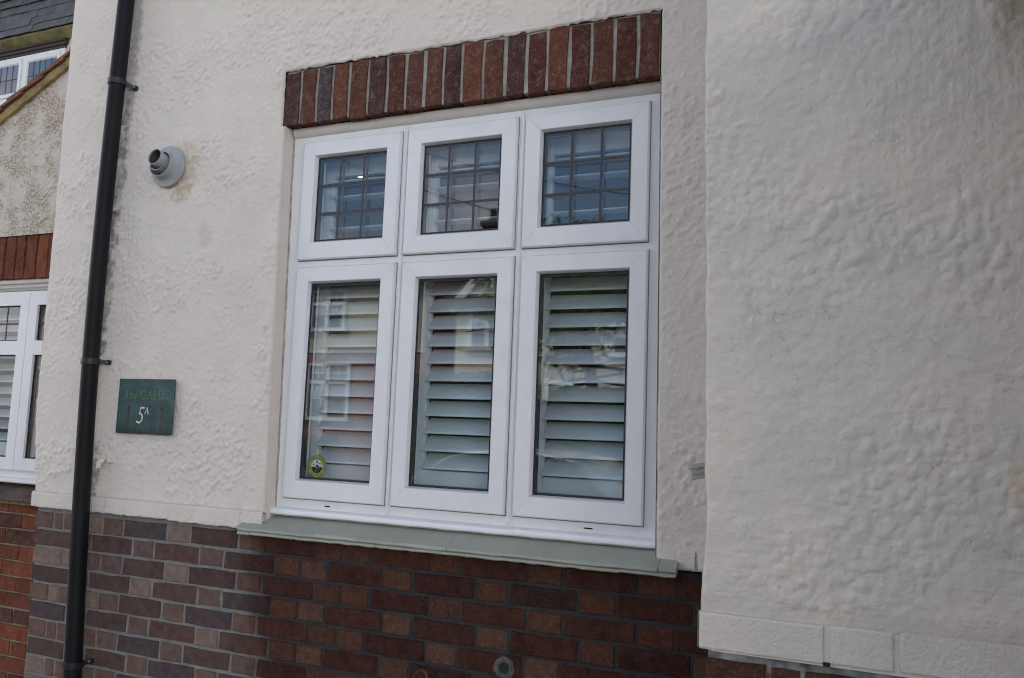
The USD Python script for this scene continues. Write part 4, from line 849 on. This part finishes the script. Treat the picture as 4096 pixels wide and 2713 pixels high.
for k in range(15):
    z1 = -.0035 - .0748 * k - .0045; z0 = z1 + .0045 - .0748 + .0045
    if z0 < -1.19: break
    x = -.942 + .003 * k if k % 2 == 0 else -.830 + .003 * k
    seq = []; 
    if k % 2 == 0:   # joints measured at the visible end
        js = [-.942 + .006, -.942 + .236]; 
        left = [-.942 - .115, -.942 - .35, -.942 - .465, -.942 - .70, -.942 - .815, -.942 - 1.05, -.942 - 1.165]
        js = sorted(left + [-.936, -.702, -.585])
    else:
        js = sorted([-.830 - .235, -.830 - .35, -.830 - .585, -.830 - .70, -.830 - .935, -.830 - 1.05, -.830 - 1.285] + [-.830, -.712, -.478])
    for a, c in zip(js[:-1], js[1:]):
        obj('brick', brick_mesh(a + .0045, c - .0045, z0, z1, YN + rng.uniform(-.0015, .0015), .06), rng.choice(M_nei), nm3)
# quarry tile sill of the bay window
M_quarry = noisy('dark_sill_tile', (0.045, 0.030, 0.025), var=.4, scale=12, rough=.55, col2=(0.085, 0.05, 0.035))
for k in range(8):
    c = -.62 - k * .152
    obj('sill_tile', tile(c - .149, c, YN - .045, .004, YN + .07, .019, .52), M_quarry, bay, smooth=35)
obj('sill_bedding', MB().box(-1.85, -.60, YN - .034, YN + .05, -.030, -.0155), noisy('mossy_bedding', (.14, .12, .05), var=.4, scale=40, rough=.95, bump=.9, bscale=120), bay)
# the gable's verge: bedding and the edge tiles of the roof
vg = MB(); n = 60; xs = np.linspace(NX0, NX1, n); V = []
for x in xs:
    j1, j2 = (rng.random() - .5) * .006, (rng.random() - .5) * .005
    V += [(x, YN - .028 + j2, zb(x) + .004 + j1), (x, YN - .036 + j2, zb(x) + .028), (x, YN - .030, zb(x) + .054), (x, YN + .2, zb(x) + .054), (x, YN + .2, zb(x))]
vg.add(V, [(i * 5 + j, i * 5 + (j + 1) % 5, (i + 1) * 5 + (j + 1) % 5, (i + 1) * 5 + j) for i in range(n - 1) for j in range(5)])
obj('verge_bedding', vg, noisy('ochre_verge_mortar', (.30, .225, .105), var=.35, scale=16, rough=.9, bump=.8, bscale=120), bay, smooth=50)
M_vt = noisy('red_roof_tile', (0.155, 0.060, 0.032), var=.4, scale=18, rough=.8, bump=.5, bscale=150)
sx_, sz_ = 1 / math.hypot(1, .5), .5 / math.hypot(1, .5)
for k in range(13):
    x0 = -2.20 + k * .145
    a = np.array([x0, 0, zb(x0) + .0555]); tdir = np.array([math.cos(math.atan(.5) - .075), 0, math.sin(math.atan(.5) - .075)]); nd = np.array([-tdir[2], 0, tdir[0]])
    pts = []
    for s_ in (0, .27):
        for y in (YN - .05 + rng.uniform(-.006, .006), YN + .22):
            for t_ in (0, .0145): pts.append(a + tdir * s_ + nd * (t_ + .008) + np.array([0, y, 0]))
    obj('verge_tile', MB().hexa(pts), M_vt, bay)
obj('roof', MB().hexa([(NX0, YN + .23, zb(NX0) + .05), (NX0, YN + .23, zb(NX0) + .08), (NX0, 3.0, zb(NX0) + .05), (NX0, 3.0, zb(NX0) + .08), (NX1, YN + .23, zb(NX1) + .05), (NX1, YN + .23, zb(NX1) + .08), (NX1, 3.0, zb(NX1) + .05), (NX1, 3.0, zb(NX1) + .08)]), M_vt, bay)
obj('room', MB().box(-1.7, NX1 + .0, YN + .5, YN + .52, -.3, 1.4).box(-1.72, -1.70, YN + .2, YN + .5, -.3, 1.4).box(-1.7, NX1, YN + .12, YN + .5, 1.10, 1.12).box(-1.7, NX1, YN + .2, YN + .5, .04, .06), M_room, bay)
# its window
YW = YN + .05
nw = thing('casement_window', 'white plastic bay window of the house next door, partly hidden at the left edge', 'window', (-1.1, YW, .064))
nfr = MB(); nfr.box(-1.70, -.45, YW, YW + .06, .090, .150); nfr.box(-1.70, -.45, YW, YW + .06, 1.000, 1.040)
for xm in (-1.445, -.976, -.507): nfr.box(xm - .028, xm + .028, YW + .0005, YW + .06, .150, 1.000)
nf = obj('outer_frame', nfr, M_upvc, nw)
obj('foot_strip', MB().rbox(-1.70, -.45, YW - .022, YW + .03, .064, .0895, .006), M_upvc2, nw, smooth=30)
hp = [(YW + .02, 1.0395), (YW - .006, 1.043), (YW - .010, 1.052), (YW - .018, 1.056), (YW - .020, 1.070), (YW - .032, 1.076), (YW - .034, 1.092), (YW - .03, 1.098), (YW + .02, 1.098)]
V = [(x, y, z) for x in (-1.70, -.45) for y, z in hp]; n = len(hp); obj('head_trim', MB().add(V, [(i, i + 1, n + i + 1, n + i) for i in range(n - 1)]), M_trim, nw, smooth=40)
for (a, c) in ((-1.443, -.9775), (-.9745, -.509)):
    ysn = YW - .016; wd = .062
    s = MB(); x0, x1, z0, z1 = a, c, .128, 1.031
    i0, i1, l0, l1, u0, u1 = a + wd, c - wd, .188, .708, .780, .964
    s.box(x0, i0, ysn, YW + .03, z0, z1); s.box(i1, x1, ysn, YW + .03, z0, z1)
    for q0, q1 in ((z0, l0), (l1, u0), (u1, z1)): s.box(i0, i1, ysn + .0004, YW + .03, q0, q1)
    sp = obj('sash', s, M_upvc, nw)
    for q0, q1 in ((l0, l1), (u0, u1)):
        g = MB(); rect_ring(g, [(i0, i1, q0, q1, YW - .0035), (i0 + .006, i1 - .006, q0 + .006, q1 - .006, YW - .002), (i0 + .006, i1 - .006, q0 + .006, q1 - .006, YW + .02)], gap=0); obj('gasket', g, M_gasket, sp)
        obj('pane', MB().add([(i0, YW, q0), (i1, YW, q0), (i1, YW, q1), (i0, YW, q1)], [(0, 1, 2, 3)]), M_glass, sp)
    for x in (i0 + (i1 - i0) * .335, i0 + (i1 - i0) * .67): obj('lead_strip', MB().rbox(x - .004, x + .004, YW - .002, YW - .0004, u0 + .003, u1 - .003, .0006), M_lead, sp)
    obj('lead_strip', MB().rbox(i0 + .003, i1 - .003, YW - .0024, YW - .0006, .866, .874, .0006), M_lead, sp)
for lb, x0 in (('white louvred shutter behind the left light of the bay window next door', -1.455), ('white louvred shutter behind the right light of the bay window next door', -.985)):
    shutter(x0, x0 + .467, .09, 1.04, lb, 'louvred shutters of the bay window next door', [(.267 + .0615 * k, 0) for k in range(7)] + [(.785 + .0615 * k, 0) for k in range(3)], yb=YN + .145, bl=.060, up=.040, rail=((.10, .258), (.70, .778), (.985, 1.03)))

# ================================================================== THE HOUSE FURTHER BACK at the top left
YB = 4.0
back = thing('tile_hung_house', 'house further back at the top left, grey tile hanging above a leaded white window', 'house', (-6.5, YB, -1.2))
M_cream = noisy('pale_cream_render', (0.60, 0.56, 0.44), var=.06, scale=6, rough=.85, bump=.8, bscale=90, bdist=.006)
obj('wall', MB().box(-8.2, -4.2, YB, YB + 2.5, -1.2, 7.2), M_cream, back)
M_slate = [noisy('grey_hung_tile_%s' % q, c, var=.22, scale=9, rough=.7, bump=.4, bscale=70) for q, c in (('a', (0.060, 0.064, 0.072)), ('b', (0.070, 0.074, 0.081)), ('c', (0.052, 0.055, 0.062)))]
thk = .012
hung = obj('tile_batten', MB().box(-8.15, -4.25, YB - .055, YB - .002, 4.92, 7.1), plain('tile_backing', (.06, .055, .035), .9), back)
M_nose = plain('tile_lichen_edge', (.14, .13, .085), .9)
for r in range(9):
    zt = 4.905 + r * .106; kick = .075 * max(0, 1 - r / 2.5)
    for c in range(22):
        x0 = -8.0 + c * .152 + (.076 if r % 2 else 0); xe = x0 + .149
        if xe < -7.3 or x0 > -4.9: continue
        zb_ = zt + rng.uniform(-.004, .004); yb_ = YB - .085 - kick + rng.uniform(-.003, .003); yt_ = yb_ + .030 + kick * .35
        m = MB().hexa([(x0, yb_, zb_), (x0, yt_, zb_ + .155), (x0, yb_ + thk, zb_), (x0, yt_ + thk, zb_ + .155), (xe, yb_, zb_), (xe, yt_, zb_ + .155), (xe, yb_ + thk, zb_), (xe, yt_ + thk, zb_ + .155)])
        m.box(x0 + .001, xe - .001, yb_ - .001, yb_ + thk, zb_ - .005, zb_ - .0004)
        obj('hung_tile', m, rng.choice(M_slate), hung)
obj('eaves_soffit', MB().hexa([(-8.2, YB - .13, 4.875), (-8.2, YB - .13, 4.90), (-8.2, YB - .001, 4.80), (-8.2, YB - .001, 4.905), (-4.2, YB - .13, 4.875), (-4.2, YB - .13, 4.90), (-4.2, YB - .001, 4.80), (-4.2, YB - .001, 4.905)]), noisy('mossy_soffit', (.19, .17, .075), var=.3, scale=9, rough=.9), back)
lt = MB().rbox(-8.0, -5.70, YB - .055, YB + .01, 4.775, 4.808, .004); lt.rbox(-8.0, -5.71, YB - .038, YB + .01, 4.735, 4.778, .004); lt.rbox(-8.0, -5.735, YB - .022, YB + .01, 4.698, 4.738, .003)
obj('window_head', lt, noisy('dark_stained_wood', (.030, .018, .014), var=.35, scale=30, rough=.6), back)
bw = MB()
M_upw = noisy('white_window_frame', (.74, .76, .75), var=.02, scale=6, rough=.35, bump=.05)
bw.box(-7.9, -5.742, YB - .018, YB + .02, 4.660, 4.696); bw.box(-7.9, -5.742, YB - .018, YB + .02, 4.105, 4.195); bw.box(-5.80, -5.742, YB - .018, YB + .02, 4.195, 4.660); bw.box(-6.455, -6.405, YB - .018, YB + .02, 4.195, 4.660); bw.box(-7.155, -7.105, YB - .018, YB + .02, 4.195, 4.66)
wf = obj('window_frame', bw, M_upw, back)
for (a, c) in ((-7.105, -6.455), (-6.405, -5.80)):
    f4 = MB(); rect_ring(f4, [(a, c, 4.195, 4.660, YB - .002), (a + .003, c - .003, 4.198, 4.657, YB - .030), (a + .045, c - .045, 4.240, 4.612, YB - .030), (a + .058, c - .058, 4.253, 4.598, YB - .012)]); obj('sash', f4, M_upw, wf)
    obj('pane', MB().add([(a + .055, YB - .013, 4.25), (c - .055, YB - .013, 4.25), (c - .055, YB - .013, 4.60), (a + .055, YB - .013, 4.60)], [(0, 1, 2, 3)]), glass('far_glass' + ('a' if a < -7 else 'b'), .22, (.35, .38, .42)), wf)
    obj('blind', MB().box(a + .05, c - .05, YB - .004, YB - .001, 4.24, 4.61), plain('far_blind' + ('a' if a < -7 else 'b'), (.40, .42, .46) if a < -7 else (.05, .07, .11), .8), wf)
    for k in range(1, 5):
        x = a + .055 + (c - a - .11) * k / 5; obj('lead_strip', MB().box(x - .004, x + .004, YB - .0165, YB - .0135, 4.25, 4.60), M_lead, wf)
    obj('lead_strip', MB().box(a + .055, c - .055, YB - .0168, YB - .0136, 4.420, 4.428), M_lead, wf)

# ================================================================== GROUND AND STREET
M_ground = noisy('earth', (.10, .09, .07), var=.3, scale=1, rough=.95)
M_pave = mat('paving_slabs', {'g': ('geometry', {}), 'b': ('brick_texture', {'scale': 1.0, 'brick_width': .6, 'row_height': .45, 'mortar_size': .006, 'color1': (.13, .125, .115), 'color2': (.10, .095, .09), 'mortar': (.06, .055, .05)}), 'p': ('principled_bsdf', {'roughness': .85})}, [('g.position', 'b.vector'), ('b.color', 'p.base_color')])
M_asph = noisy('asphalt', (.055, .055, .056), var=.2, scale=8, rough=.85, bump=.5, bscale=150)
obj('ground', MB().add([(-150, -150, -1.345), (150, -150, -1.345), (150, 150, -1.345), (-150, 150, -1.345)], [(0, 1, 2, 3)]), M_ground, kind='structure')
obj('front_paving', MB().box(-20, 20, -3.4, 0.29, -1.34, -1.2), M_pave, kind='structure')
obj('pavement', MB().box(-60, 60, -5.6, -3.404, -1.34, -1.204), M_pave, kind='structure')
obj('pavement', MB().box(-60, 60, -14.0, -11.8, -1.34, -1.2), M_pave, kind='structure')
obj('road', MB().box(-60, 60, -11.8, -5.6, -1.342, -1.325), M_asph, kind='structure')

# ================================================================== HOUSES ACROSS THE STREET (seen in the glass)
M_ab = mat('street_brick', {'g': ('geometry', {}), 'sx': ('separate_xyz', {}), 'c': ('combine_xyz', {}), 'ad': ('math', {'math_type': 'add'}), 'b': ('brick_texture', {'scale': 1.0, 'brick_width': .225, 'row_height': .075, 'mortar_size': .006, 'color1': (.36, .105, .055), 'color2': (.27, .080, .046), 'mortar': (.32, .29, .25)}), 'p': ('principled_bsdf', {'roughness': .85})},
    [('g.position', 'sx.vector'), ('sx.x', 'ad.value1'), ('sx.y', 'ad.value2'), ('ad.value', 'c.x'), ('sx.z', 'c.y'), ('c.vector', 'b.vector'), ('b.color', 'p.base_color')])
M_ac = noisy('street_cream_render', (.62, .55, .40), var=.05, scale=3, rough=.85)
M_aw = plain('street_white_paint', (.80, .80, .78), .4)
M_ag = mat('street_window_glass', {'p': ('principled_bsdf', {'base_color': (.05, .06, .07), 'roughness': .04})}, [])
M_net = plain('net_curtain', (.42, .45, .48), .9)
M_rt = noisy('street_roof', (.10, .085, .08), var=.25, scale=4, rough=.85)
FY = -16.0
def awin(parent, x0, x1, z0, z1, lights=3, bars=True):
    """a white casement window on a front that faces +y"""
    m = MB(); d = .07
    m.box(x0 - .06, x1 + .06, FY, FY + d, z1, z1 + .07); m.box(x0 - .12, x1 + .12, FY, FY + .14, z0 - .10, z0)
    for k in range(lights + 1):
        x = x0 + (x1 - x0) * k / lights; m.box(x - .045, x + .045, FY, FY + d, z0, z1)
    zt = z0 + (z1 - z0) * .68
    m.box(x0, x1, FY + .001, FY + d - .004, zt - .05, zt + .05)
    w = obj('window', m, M_aw, parent)
    obj('pane', MB().box(x0, x1, FY + .004, FY + .014, z0, z1), M_ag, w)
    obj('blind', MB().box(x0 + .05, x1 - .05, FY + .0145, FY + .016, z0 + (z1 - z0) * .35, zt - .05), M_net, w)
    if bars:
        for k in range(lights):
            a, c = x0 + (x1 - x0) * k / lights + .045, x0 + (x1 - x0) * (k + 1) / lights - .045
            g = MB(); xm = (a + c) / 2; g.box(xm - .013, xm + .013, FY + .02, FY + .045, zt + .05, z1); zm = (zt + .05 + z1) / 2; g.box(a, c, FY + .02, FY + .0452, zm - .013, zm + .013); obj('glazing_bar', g, M_aw, w)
def across(name, lab, x0, x1, zsplit, zeave, zridge, brick_low=True):
    h = thing(name, lab, 'house', ((x0 + x1) / 2, FY, -1.2))
    obj('wall', MB().box(x0, x1, FY - 8, FY, zsplit, zeave), M_ac, h)
    obj('ground_floor', MB().box(x0 + .01, x1 - .01, FY - 8 + .01, FY - .012, -1.25, zsplit), M_ab if brick_low else M_ac, h)
    obj('band', MB().box(x0 - .02, x1 + .02, FY - .2, FY + .035, zsplit - .04, zsplit + .05), M_aw, h)
    r = MB(); e = .35
    r.hexa([(x0 - e, FY + e, zeave - .1), (x0 - e, FY + e, zeave + .04), (x0 - e, FY - 4, zridge - .1), (x0 - e, FY - 4, zridge + .04), (x1 + e, FY + e, zeave - .1), (x1 + e, FY + e, zeave + .04), (x1 + e, FY - 4, zridge - .1), (x1 + e, FY - 4, zridge + .04)])
    r.hexa([(x0 - e, FY - 4.004, zridge - .1), (x0 - e, FY - 4.004, zridge + .04), (x0 - e, FY - 8 - e, zeave - .1), (x0 - e, FY - 8 - e, zeave + .04), (x1 + e, FY - 4.004, zridge - .1), (x1 + e, FY - 4.004, zridge + .04), (x1 + e, FY - 8 - e, zeave - .1), (x1 + e, FY - 8 - e, zeave + .04)])
    rp = obj('roof', r, M_rt, h)
    for x in (x0 + .02, x1 - .02): obj('gable', MB().add([(x, FY, zeave), (x, FY - 8, zeave), (x, FY - 4, zridge)], [(0, 1, 2)]), M_ab, h)
    return h, rp
A, rp = across('brick_house', 'cream over red brick house across the street, mirrored in the lower left pane', -14.6, -7.62, 2.36, 4.15, 5.9)
obj('flank', MB().box(-7.615, -7.56, FY - 8, FY - .02, -1.25, 4.1), M_ab, A)
awin(A, -11.65, -10.05, 2.99, 3.95, 3, True); awin(A, -11.75, -9.80, .62, 1.97, 3, True)
B, rp = across('cream_house', 'cream house across the street with a white bargeboard gable, mirrored in the lower middle pane', -6.72, -1.0, -.2, 3.55, 5.6, False)
awin(B, -6.30, -4.9, 2.47, 3.42, 3, True); awin(B, -4.15, -3.50, 2.30, 3.27, 1, False); awin(B, -2.65, -1.7, 2.3, 3.27, 2, False); awin(B, -6.3, -4.6, .3, 1.5, 3, True); awin(B, -3.9, -2.2, .3, 1.5, 3, False)
gx0, gx1, gpx, gpz = -6.9, -4.9, -5.9, 4.55
gm = MB(); gm.add([(gx0 + .15, FY + .10, 3.5), (gx1 - .15, FY + .10, 3.5), (gpx, FY + .10, gpz - .15), (gx0 + .15, FY - 1.5, 3.5), (gx1 - .15, FY - 1.5, 3.5), (gpx, FY - 2.2, gpz - .15)], [(0, 1, 2), (0, 2, 5), (0, 5, 3), (1, 4, 5), (1, 5, 2)]); obj('front_gable', gm, M_ac, B)
for sx, xe in ((1, gx0), (-1, gx1)):
    d = np.array([gpx - xe, 0, gpz - 3.42]); d /= np.linalg.norm(d); nd = np.array([-d[2], 0, d[0]]) * (1 if sx > 0 else -1)
    a = np.array([xe, 0, 3.42]); c = np.array([gpx, 0, gpz]); pts = []
    for q in (a, c):
        for y in (FY + .12, FY + .20):
            for t_ in (-.20, 0): pts.append(q + nd * t_ + np.array([0, y, 0]))
    obj('bargeboard', MB().hexa(pts), M_aw, B)
ch = MB().box(-6.95, -6.55, -18.3, -17.7, 4.3, 5.95); ch.box(-7.0, -6.5, -18.35, -17.65, 5.95, 6.12); M_ch = noisy('sooty_brick', (.060, .042, .032), var=.3, scale=8, rough=.9)
obj('chimney', ch, M_ch, B); obj('chimney_pot', MB().tube([(-6.75, -18, 6.12), (-6.75, -18, 6.5)], .11, 10), M_ch, B)
Cc, rp = across('corner_house', 'third house across the street, brick below and cream above, past the cream house', 0.2, 8.0, 1.6, 4.1, 5.8)
awin(Cc, 1.2, 3.0, 2.3, 3.4, 3, True); awin(Cc, 1.2, 3.0, -.2, 1.1, 3, True)
D_, rp = across('far_terrace_house', 'house across the street at the far left end, brick below and cream above', -22.5, -15.6, 1.9, 4.1, 5.8)
awin(D_, -20.5, -18.5, 2.6, 3.6, 3, True); awin(D_, -20.5, -18.5, .2, 1.4, 3, True)

# leaves as many small faces
def leaves(n, cen, rad, size, seed, hollow=.35):
    r = np.random.default_rng(seed)
    d = r.normal(size=(n, 3)); d /= np.linalg.norm(d, axis=1)[:, None]
    rr = (hollow + (1 - hollow) * r.random(n) ** .6)
    clump = fbm(d * 2.6 + seed, 3, seed); keep = clump > .42
    p = np.asarray(cen) + d * rr[:, None] * np.asarray(rad) * (0.75 + .6 * clump[:, None]); p = p[keep]; n = len(p)
    a = r.normal(size=(n, 3)); a /= np.linalg.norm(a, axis=1)[:, None]; b = np.cross(a, r.normal(size=(n, 3))); b /= np.linalg.norm(b, axis=1)[:, None]
    s = size * r.uniform(.6, 1.3, n)[:, None]
    V = np.stack([p - a * s, p + b * s * .5, p + a * s, p - b * s * .5], 1).reshape(-1, 3)
    i = np.arange(n) * 4
    return V, np.stack([i, i + 1, i + 2, i + 3], 1)
def leafmat(name, c): return mat(name, {'d': ('diffuse_bsdf', {'color': c}), 't': ('translucent_bsdf', {'color': mul(c, 1.3)}), 'x': ('mix_closure', {'fac': .45})}, [('d.BSDF', 'x.closure1'), ('t.BSDF', 'x.closure2')], surface='x.closure')
M_leaf = leafmat('spring_leaf', (.13, .17, .035)); M_hedge = leafmat('hedge_leaf', (.05, .10, .03)); M_bark = noisy('bark', (.07, .06, .05), var=.35, scale=14, rough=.95, bump=.8)
tree = thing('street_tree', 'slim street tree with sparse yellow green leaves across the road, mirrored in the right panes', 'tree', (-.62, -9.0, -1.33))
tr = MB(); tr.tube([(-.62, -9, -1.33), (-.68, -9, .2), (-.88, -9, 1.5), (-1.05, -9, 2.1), (-1.3, -9, 2.75), (-1.5, -9.1, 3.5)], [.13, .11, .085, .07, .045, .02], 10)
rt = np.random.default_rng(5)
for k in range(26):
    t0 = rt.uniform(.3, 1); base = np.array([np.interp(t0, [0, .5, 1], [-.68, -.95, -1.4]), -9, np.interp(t0, [0, .5, 1], [.2, 1.8, 3.2])])
    dr = rt.normal(size=3) * [1, .8, .35]; dr[2] += .25; dr /= np.linalg.norm(dr); L = rt.uniform(.7, 1.7)
    mid = base + dr * L * .5 + rt.normal(size=3) * .1; end = base + dr * L + rt.normal(size=3) * .18 + [0, 0, .1]
    tr.tube([base, mid, end], [.028, .018, .006], 5)
    for q in range(3):
        e2 = mid + (end - mid) * rt.random() + rt.normal(size=3) * .3; tr.tube([mid, (mid + e2) / 2 + rt.normal(size=3) * .04, e2], [.010, .008, .004], 4)
obj('trunk', tr, M_bark, tree, smooth=50)
v1, f1 = leaves(7000, (-1.15, -9.0, 2.45), (1.45, 1.3, 1.0), .055, 3, .2); obj('crown', (v1, f1), M_leaf, tree)
for i, (x, zc, hw, hh, lb) in enumerate(((-10.9, -.55, 1.5, .65, 'low clipped green hedge before the brick house across the street'), (-5.6, .25, 1.5, 1.45, 'tall dark hedge before the bay window of the cream house'), (-2.6, .1, 1.6, 1.30, 'tall dark hedge before the right half of the cream house'))):
    t = thing('hedge', lb, 'hedge', (x, -14.8, -1.2)); r_ = np.random.default_rng(40 + i); n = int(9000 * hh)
    p = np.stack([x + r_.uniform(-hw, hw, n), -14.8 + .42 * r_.uniform(-1, 1, n), zc + hh * r_.uniform(-1, 1, n)], 1); p += .09 * (r_.random((n, 3)) - .5)
    a = r_.normal(size=(n, 3)); a /= np.linalg.norm(a, axis=1)[:, None]; b = np.cross(a, r_.normal(size=(n, 3))); b /= np.linalg.norm(b, axis=1)[:, None]; sc = .055 * r_.uniform(.6, 1.3, n)[:, None]
    q = np.arange(n) * 4; obj('foliage', (np.stack([p - a * sc, p + b * sc * .6, p + a * sc, p - b * sc * .6], 1).reshape(-1, 3), np.stack([q, q + 1, q + 2, q + 3], 1)), M_hedge, t)
    obj('stems', MB().box(x - hw + .15, x + hw - .15, -14.98, -14.62, -1.2, zc + hh - .25), M_bark, t)

# two overhead cables strung along the street
M_cab = plain('cable_black', (.02, .02, .02), .6)
def cable(lab, xa, za, xb, zb2):
    s0 = (zb2 - za) / (xb - xa); xm = (xa + xb) / 2; xs = np.linspace(-12, 16, 60); c2 = -s0 / (2 * (4.5 - xm)); zz = za + (zb2 - za) * .5 + s0 * (xs - xm) + c2 * (xs - xm) ** 2
    tag(obj('overhead_cable', MB().tube(np.stack([xs, np.full(60, -9.0), zz], 1), .009, 6), M_cab), lab, 'cable')
cable('upper black overhead cable sagging along the street, mirrored in the top panes', -3.767, 4.864, -2.469, 4.443)
cable('lower black overhead cable sagging along the street, mirrored in the top panes', -3.770, 4.245, -2.464, 3.805)
for x, lb in ((-12, 'wooden pole at the left end of the overhead cables'), (16, 'wooden pole at the right end of the overhead cables')):
    p = thing('telegraph_pole', lb, 'pole', (x, -9, -1.3)); obj('post', MB().tube([(x, -9, -1.33), (x, -9, 10.5)], [.14, .09], 12), M_bark, p)

# parked cars
M_tyre = plain('tyre_rubber', (.02, .02, .02), .8); M_rim = plain('alloy_rim', (.45, .46, .47), .3, metallic=.9); M_cglass = plain('car_glass', (.02, .025, .03), .03); M_chrome = plain('chrome_trim', (.8, .81, .82), .08, metallic=1.0); M_lamp = plain('headlamp', (.55, .57, .6), .08)
def car(lab, x0, yc, col, name):
    c = thing('parked_car', lab, 'car', (x0 + 2.1, yc, -1.325)); zg = -1.325; hw = .86
    mp = mat(name, {'p': ('principled_bsdf', {'base_color': col, 'roughness': .22, 'metallic': .35, 'coat_weight': .8})}, [])
    prof = [(0.05, .30), (0.0, .52), (.10, .72), (.95, .92), (1.20, .98), (3.55, 1.00), (4.05, .98), (4.20, .80), (4.22, .45), (4.10, .26), (.25, .22)]
    top = [(1.05, .95), (1.75, 1.40), (2.10, 1.52), (2.9, 1.56), (3.55, 1.46), (4.02, 1.0)]
    def loft(pl, ws):
        V = []
        for w, sc in ws:
            cz = np.mean([q[1] for q in pl]); cx = np.mean([q[0] for q in pl])
            for x, z in pl: V.append((x0 + cx + (x - cx) * sc, yc + w, zg + cz + (z - cz) * sc))
        n = len(pl); F = [(i * n + k, i * n + (k + 1) % n, (i + 1) * n + (k + 1) % n, (i + 1) * n + k) for i in range(len(ws) - 1) for k in range(n)]
        mb = MB().add(V, F)
        for base in (0, (len(ws) - 1) * n): mb.add([V[base + k] for k in range(n)] + [tuple(np.mean([V[base + k] for k in range(n)], 0))], [(k, (k + 1) % n, n) for k in range(n)])
        return mb
    obj('body', loft(prof, [(-hw, .93), (-hw + .07, .985), (-hw + .2, 1), (hw - .2, 1), (hw - .07, .985), (hw, .93)]), mp, c, smooth=40)
    obj('roof', loft(top, [(-hw + .24, .96), (-hw + .34, 1), (hw - .34, 1), (hw - .24, .96)]), mp, c, smooth=40)
    for s, nm_ in ((1, 'near'), (-1, 'far')):
        sw = [(1.30, 1.02), (1.82, 1.38), (2.15, 1.46), (2.9, 1.49), (3.42, 1.41), (3.80, 1.04)]
        y = yc + s * (hw - .215)
        obj('side_window', MB().add([(x0 + x, y, zg + z) for x, z in sw] + [(x0 + x, y - s * .03, zg + z) for x, z in sw], [(0, 1, 2, 2), (0, 2, 3, 3), (0, 3, 4, 4), (0, 4, 5, 5)]), M_cglass, c)
        obj('window_trim', MB().tube([(x0 + x, y + s * .004, zg + z + .012) for x, z in [(1.12, 1.0), (1.5, 1.2), (1.85, 1.40), (2.15, 1.475), (2.9, 1.505), (3.45, 1.42)]], .012, 6), M_chrome, c, smooth=True)
        for xw in (.82, 3.42):
            w = MB(); yw = yc + s * (hw - .08)
            v, f = lathe([(.20, -.09), (.305, -.09), (.315, -.06), (.315, .06), (.305, .09), (.20, .09)], (0, 0, 0), 28); v[:, 1] *= s; w.add(v + [x0 + xw, yw, zg + .315], f)
            wp = obj('wheel', w, M_tyre, c, smooth=40)
            v, f = lathe([(.0001, .06), (.05, .075), (.19, .07), (.205, .085)], (0, 0, 0), 28); v[:, 1] *= -s * -1; obj('rim', (v + [x0 + xw, yw, zg + .315], f), M_rim, wp, smooth=30)
        obj('headlight', trimesh.creation.icosphere(2, .13).apply_transform(np.array([[1.3, 0, 0, x0 + .22], [0, .7, 0, yc + s * (hw - .2)], [0, 0, .8, zg + .70], [0, 0, 0, 1]])), M_lamp, c, smooth=True)
        obj('door_mirror', MB().rbox(x0 + 1.22, x0 + 1.36, yc + s * hw - .03 + (0 if s < 0 else 0), yc + s * hw + s * .14, zg + .98, zg + 1.10, .03) if s > 0 else MB().rbox(x0 + 1.22, x0 + 1.36, yc - hw - .14, yc - hw + .03, zg + .98, zg + 1.10, .03), mp, c)
    return c
car('silver car parked at the near kerb, mirrored in the lower middle pane', -3.45, -6.75, (.36, .40, .44), 'silver_car_paint')
car('white car parked across the road before the brick house, mirrored in the lower left pane', -11.9, -12.7 + 1.9, (.72, .72, .70), 'white_car_paint')
